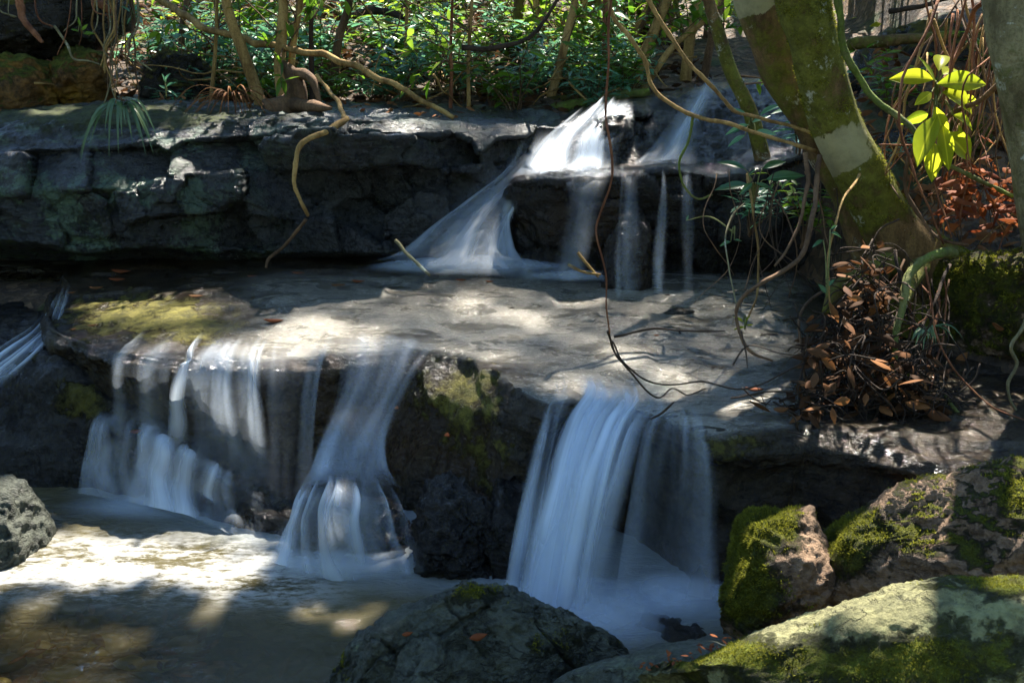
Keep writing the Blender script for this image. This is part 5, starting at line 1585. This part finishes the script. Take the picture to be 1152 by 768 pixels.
litter('debris_leaves', 'brown leaves caught in the flood debris at the right end of the ledge', 260, heap(pile, 3.75, 13), 'slope_leaf', .08, 4)
litter('debris_leaves', 'orange brown leaves lying over the flood debris', 70, heap(pile, 3.7, 14), 'dead_leaf', .08, 14)
litter('leaf_litter', 'red brown needles and leaves wedged beside the smooth slab', 60, heap([(730, 752, 0), (755, 745, .03), (780, 738, .06), (800, 732, .08), (820, 728, .1)], 1.98, 5), 'red_leaf', .016, 5)
litter('leaf_litter', 'scattered dead leaves on top of the rock shelf', 120, lambda r_, n: (lambda k: SHELF[k[0], k[1]] + [0, 0, .012])((r_.randint(178, 205, n), r_.randint(120, 560, n))), 'dead_leaf', .07, 7)
litter('leaf_litter', 'dark leaves and stones lying on the bed of the pool', 400, lambda r_, n: np.array([[a, b, -.2 + .06 * c] for a, b, c in zip(r_.uniform(-2.2, .3, n), r_.uniform(1.9, 3.4, n), r_.uniform(0, 1, n))]), 'dead_leaf', .07, 8)
# the twigs of the debris pile
g = Geo()
rg = np.random.RandomState(9)
for i in range(170):
    k = pile[rg.randint(len(pile))]
    a = at(k[0] + rg.normal() * 14, k[1] + rg.normal() * 12, 3.72 + k[2])
    dr = rg.normal(size=3) * [1, .5, .6]
    dr /= np.linalg.norm(dr)
    L = rg.uniform(.1, .45)
    V, q, t, al, pc = tube_geo([a - dr * L / 2, a - dr * L * .2 + rg.normal(size=3) * .035, a + dr * L * .15 + rg.normal(size=3) * .035, a + dr * L / 2 + [0, 0, -.05]], [.0035, .003, .002, .001], 5, 6, .02, i)
    g.add(V, q, t, rg.uniform())
tag(put('debris_twigs', g.mesh('debris_twigs', M['dark_bark'])), 'tangle of brown flood twigs at the right end of the ledge', 'debris', kind='stuff')
g = Geo()
for i in range(150):
    x, y = rg.uniform(-4.5, 1.2), rg.uniform(6.5, 10)
    a = np.array([x, y, gz(x, y) + rg.uniform(.03, .3)])
    dr = rg.normal(size=3) * [1, .5, .35]
    dr /= np.linalg.norm(dr)
    L = rg.uniform(.2, .9)
    V, q, t, al, pc = tube_geo([a - dr * L / 2, a + rg.normal(size=3) * .04, a + dr * L / 2], [.008, .005, .003], 5, 6, .03, i)
    g.add(V, q, t, rg.uniform())
tag(put('brushwood', g.mesh('brushwood', M['tan_bark'])), 'fallen twigs strewn over the slope behind the shelf', 'brushwood', kind='stuff')

# single fallen leaves one can point to
def fallen(px, py, z, size, ang, mat, lb, gr=None, nrm=(0, -.2, 1), Y=None):
    p = at(px, py, Y) if Y else atz(px, py, z)
    D = np.array([[math.cos(ang), math.sin(ang), .12]])
    V, q, a_ = scatter(leaf_template(.45, .25, -.35), p[None] + [0, 0, .006], D, np.array([nrm], float), [size], [.4])
    o = put('fallen_leaf', mesh_np('fallen_leaf', V, q, M[mat], {'rnd': a_}))
    sb = o.modifiers.new('round', 'SUBSURF')
    sb.levels = sb.render_levels = 1
    sd = o.modifiers.new('thick', 'SOLIDIFY')
    sd.thickness = .0012
    return tag(o, lb, 'leaf', gr)


for (x, y, s, a, m, lb) in [(125, 304, .10, .1, 'red_leaf', 'large curled red brown leaf at the back left of the ledge'), (122, 314, .08, .3, 'red_leaf', 'flat red brown leaf just in front of the large curled leaf'),
                            (100, 324, .07, .6, 'dead_leaf', 'orange leaf on the mossy left corner of the ledge'), (75, 330, .05, 1, 'dead_leaf', 'small orange leaf at the outer left rim of the ledge'),
                            (78, 372, .05, 1.4, 'dead_leaf', 'pale brown leaf low on the mossy left corner'), (98, 367, .05, .8, 'dead_leaf', 'brown leaf right of the pale brown leaf on the mossy corner'),
                            (296, 360, .09, .2, 'red_leaf', 'dark red leaf beside the sunlit patch of the ledge'), (328, 307, .07, .3, 'red_leaf', 'dark curled leaf at the foot of the shelf'),
                            (278, 311, .06, .4, 'red_leaf', 'small red leaf on the rough back of the ledge'), (395, 316, .07, .2, 'red_leaf', 'red leaf in mid ledge below the dry rock'),
                            (372, 321, .08, .5, 'dead_leaf', 'tan leaf left of the red leaf in mid ledge'), (512, 315, .06, .3, 'red_leaf', 'left of two dark red leaves before the fan'),
                            (546, 317, .05, .5, 'red_leaf', 'right of two dark red leaves before the fan'), (212, 333, .07, .3, 'dead_leaf', 'light tan leaf in the crack behind the mossy corner'),
                            (838, 437, .07, .0, 'red_leaf', 'dark red leaf in the stream beside the debris'), (735, 378, .03, .3, 'red_leaf', 'tiny red leaf on the ledge below the flat stone')]:
    fallen(x, y, .665 if y < 340 else .64, s, a, m, lb)
for (x, y, Y_, s, m, lb, nr) in [(922, 437, 3.42, .13, 'dead_leaf', 'upright tan leaf standing in the debris pile', (.2, -1, .3)), (870, 462, 3.2, .07, 'dead_leaf', 'orange leaf at the stream end of the debris', (0, -.5, 1)),
                                 (1028, 425, 3.4, .06, 'leaf_yellow', 'yellow leaf caught beside the mossy root', (0, -1, .2)), (1130, 372, 3.28, .07, 'dead_leaf', 'pale brown leaf hanging on the right stem', (.2, -1, 0)),
                                 (1056, 460, 3.35, .08, 'dead_leaf', 'pale tan leaf over the hollow beside the mossy root', (.3, -1, .2)), (540, 455, 3.72, .06, 'dead_leaf', 'orange leaf stuck on the mossy face of the ledge', (0, -1, .4)),
                                 (543, 478, 3.64, .06, 'red_leaf', 'red leaf stuck right on the mossy face of the ledge', (0, -1, .4)), (502, 492, 3.6, .06, 'red_leaf', 'red leaf lower on the mossy face of the ledge', (0, -1, .4)),
                                 (445, 461, 3.8, .05, 'dead_leaf', 'brown leaf stuck beside the middle cascade', (0, -1, .4)), (146, 487, 3.9, .05, 'red_leaf', 'orange leaf on the rim of the low rock step', (0, -.7, .7)),
                                 (452, 716, 2.16, .03, 'red_leaf', 'small red leaf on the cracked boulder in front', (0, -.6, .8)), (528, 720, 2.13, .05, 'red_leaf', 'narrow red leaf on the cracked boulder in front', (0, -.6, .8))]:
    fallen(x, y, 0, s, {0: 1.5}.get(0, 1.5) if nr[1] == -1 else .4, m, lb, None, nr, Y_)

# pebbles under the clear shallows
g = Geo()
Vi, Fi = ico(2)
for i in range(500):
    x, y = rg.uniform(-2.6, .2), rg.uniform(1.6, 3.6)
    s = rg.uniform(.02, .09)
    V = Vi * s * [1, rg.uniform(.6, 1), .6] * (1 + .2 * perlin(Vi * 2 + i)[:, None]) + [x, y, -.36 + s * .3 + .16 * sst(-.5, -2, x) * rg.uniform(.6, 1)]
    g.add(V, None, Fi, rg.uniform())
kb = NT('pebble')
kb.set(Base_Color=kb.mix(kb.attr('rnd'), (0.08, 0.06, 0.012), (0.32, 0.28, 0.07)), Roughness=.5)
tag(put('pebbles', g.mesh('pebbles', kb.m)), 'brown and yellow pebbles under the clear shallows', 'pebbles', kind='stuff')

# ================================================================== the forest roof that shades the gorge
# gaps in the leaves let the sun through onto these places: (px, py, how the place is found, radius of the gap in metres)
GAPS = [('z', 0, 20, 640, .14), ('z', 0, 80, 632, .14), ('z', 0, 140, 632, .15), ('z', 0, 200, 636, .15), ('z', 0, 260, 648, .10), ('z', 0, 430, 680, .04), ('z', 0, 340, 690, .06), ('z', 0, 390, 700, .05),
        ('z', 0, 100, 588, .05), ('z', 0, 150, 720, .06), ('z', 0, 20, 715, .09), ('z', 0, 110, 760, .07), ('z', 0, 230, 690, .05), ('z', 0, 60, 735, .10), ('z', 0, 40, 690, .06),
        ('Y', 3.4, 15, 565, .12), ('Y', 3.4, 40, 590, .08),
        ('z', .64, 340, 372, .16), ('z', .64, 290, 380, .10), ('z', .64, 395, 376, .09), ('z', .6, 310, 400, .10), ('z', .64, 150, 335, .14), ('z', .64, 210, 345, .08), ('z', .64, 105, 330, .10),
        ('z', .66, 200, 312, .10), ('z', .66, 300, 310, .10), ('z', .66, 420, 318, .08), ('z', .64, 520, 345, .03), ('z', .64, 700, 395, .03), ('z', .63, 760, 410, .03), ('z', .6, 560, 405, .03), ('z', .6, 640, 430, .03),
        ('Y', 5.9, 650, 160, .22), ('Y', 5.8, 620, 180, .16), ('Y', 5.7, 690, 188, .12), ('Y', 6.1, 690, 125, .14), ('Y', 5.6, 600, 200, .08),
        ('Y', 3.9, 1050, 90, .30), ('Y', 3.9, 1060, 160, .25), ('Y', 3.9, 1110, 120, .25), ('Y', 4.0, 1110, 220, .22), ('Y', 4.0, 1070, 240, .15), ('Y', 3.9, 1140, 250, .15), ('Y', 3.9, 1100, 290, .08),
        ('Y', 4.1, 955, 165, .13), ('Y', 4.1, 985, 215, .10), ('Y', 4.1, 930, 60, .14), ('Y', 4.1, 940, 110, .10), ('Y', 4.3, 860, 10, .12), ('Y', 3.7, 1125, 120, .2),
        ('Y', 3.5, 985, 370, .05), ('Y', 3.6, 975, 320, .10), ('Y', 3.9, 1080, 330, .07),
        ('Y', 2.6, 860, 575, .12), ('Y', 2.6, 900, 600, .08), ('Y', 2.5, 960, 570, .10), ('Y', 2.5, 1020, 550, .10), ('Y', 2.5, 1090, 535, .12), ('Y', 2.5, 1145, 525, .10), ('Y', 2.4, 1060, 600, .07), ('Y', 2.4, 1130, 590, .06),
        ('Y', 1.9, 800, 745, .08), ('Y', 1.9, 870, 715, .09), ('Y', 1.9, 940, 695, .10), ('Y', 1.9, 1020, 675, .11), ('Y', 1.9, 1090, 665, .12), ('Y', 1.9, 1150, 665, .12), ('Y', 1.8, 1000, 720, .08), ('Y', 1.8, 1120, 730, .08), ('Y', 1.8, 850, 755, .06),
        ('Y', 2.4, 555, 662, .05), ('Y', 2.3, 420, 715, .04), ('Y', 4.0, 245, 410, .05),
        ('Y', 5.9, 60, 140, .12), ('Y', 5.9, 170, 130, .10), ('Y', 5.8, 250, 135, .08), ('Y', 5.2, 5, 210, .06), ('Y', 6.0, 360, 110, .12), ('Y', 6.1, 480, 130, .10), ('Y', 6.2, 320, 50, .15), ('Y', 6.2, 440, 95, .12),
        ('Y', 6.5, 30, 110, .10), ('Y', 6.6, 90, 90, .06), ('Y', 5.3, 440, 180, .05), ('Y', 5.4, 345, 160, .05), ('Y', 4.9, 660, 300, .05)]
gp = np.array([(at(x, y, v) if m == 'Y' else atz(x, y, v)) for m, v, x, y, r in GAPS])
gr_ = np.array([r for *_, r in GAPS])
n = 260000
rg = np.random.RandomState(123)
ex, ey = SUNV[0] / SUNV[2], SUNV[1] / SUNV[2]
foot_x, foot_y = rg.uniform(-5.0, 5.5, n), rg.uniform(0.5, 9.8, n)
on_ledge = sst(-2.3, -1.9, foot_x) * (1 - sst(1.2, 1.5, foot_x)) * sst(3.4, 3.7, foot_y + .25 * foot_x) * (1 - sst(5.2, 5.5, foot_y))
Zc = np.where(on_ledge > .5, rg.uniform(10, 13, n), rg.uniform(5.5, 7.5, n))
Xc, Yc = foot_x + ex * (Zc - .6), foot_y + ey * (Zc - .6)
Pc = np.stack([Xc, Yc, Zc], -1)
# random chinks, more of them over the forest than over the stream
ch = fbm(np.stack([foot_x * 2.1, foot_y * 2.1, Zc * 0 + 3.3], -1), 3)
thr = np.where(foot_y > 6.3, np.where(foot_y > 7.6, -.45, -0.25), np.where((foot_x > .6) & (foot_y < 2.7), 0.05, 0.30))
thr = np.where((foot_x > .82) & (foot_x < 2.4) & (foot_y > 2.78) & (foot_y < 4.9), .6, thr)
thr = np.where((foot_x > .75) & (foot_x < 2.3) & (foot_y > 5.4) & (foot_y < 8.2), .5, thr)
thr = np.where((foot_y > 4.8) & (foot_y < 6.0) & (foot_x < .2), .6, thr)
ch2 = fbm(np.stack([foot_x * 13, foot_y * 10, Zc * 0 + 9.1], -1), 2)
keep = (ch < thr) & ~((on_ledge > .5) & (rg.uniform(0, 1, n) > 0.86))
keep &= ~((foot_y > 6.3) & (rg.uniform(0, 1, n) > .5))
keep &= ~((foot_x > .55) & (foot_y < 2.75) & (rg.uniform(0, 1, n) > .27))
wob = 1 + .35 * fbm(np.stack([foot_x * 5, foot_y * 5, Zc * 0], -1), 2)
for p, r in zip(gp, gr_):
    v = Pc - p
    dist = np.linalg.norm(v - (v @ SUNV)[:, None] * SUNV, axis=1)
    keep &= dist > (r + .05) * wob
Pc = Pc[keep]
n = len(Pc)
g = Geo()
V, q, a_ = scatter((np.array([(0, 0, 0), (-.3, .5, .04), (.3, .5, .04), (0, 1, -.06)]), np.array([(0, 2, 1), (1, 2, 3)])), Pc, rg.normal(size=(n, 3)) * [1, 1, .25], rg.normal(size=(n, 3)) * .25 + SUNV, np.where(on_ledge[keep] > .5, rg.uniform(.035, .065, n), rg.uniform(.09, .15, n)), rg.uniform(0, .99, n))
g.add(V, None, q, a_)
tag(put('forest_canopy', g.mesh('forest_canopy', M['leaf_far'], smooth=False)), 'leafy forest roof over the gorge with gaps for the sun', 'canopy', kind='stuff')

# unseen foliage ring behind and beside the viewer, added to block the low sky
n = 30000
rg = np.random.RandomState(321)
th_ = rg.uniform(math.radians(150), math.radians(390), n)
rad = rg.uniform(8, 14, n)
Pc = np.stack([rad * np.cos(th_), rad * np.sin(th_) + 1.5, rg.uniform(-.2, 1, n) ** 1 * 8.5], -1)
Pc = Pc[(fbm(Pc * .7, 3) > -.12)]
n = len(Pc)
g = Geo()
V, q, a_ = scatter(small_template(.55), Pc, rg.normal(size=(n, 3)), rg.normal(size=(n, 3)), rg.uniform(.25, .5, n), rg.uniform(0, .99, n))
g.add(V, None, q, a_)
tag(put('sky_block_foliage', g.mesh('sky_block_foliage', M['leaf_far'], smooth=False)), 'unseen ring of foliage added round the near side to block low sky', 'wood', kind='stuff')
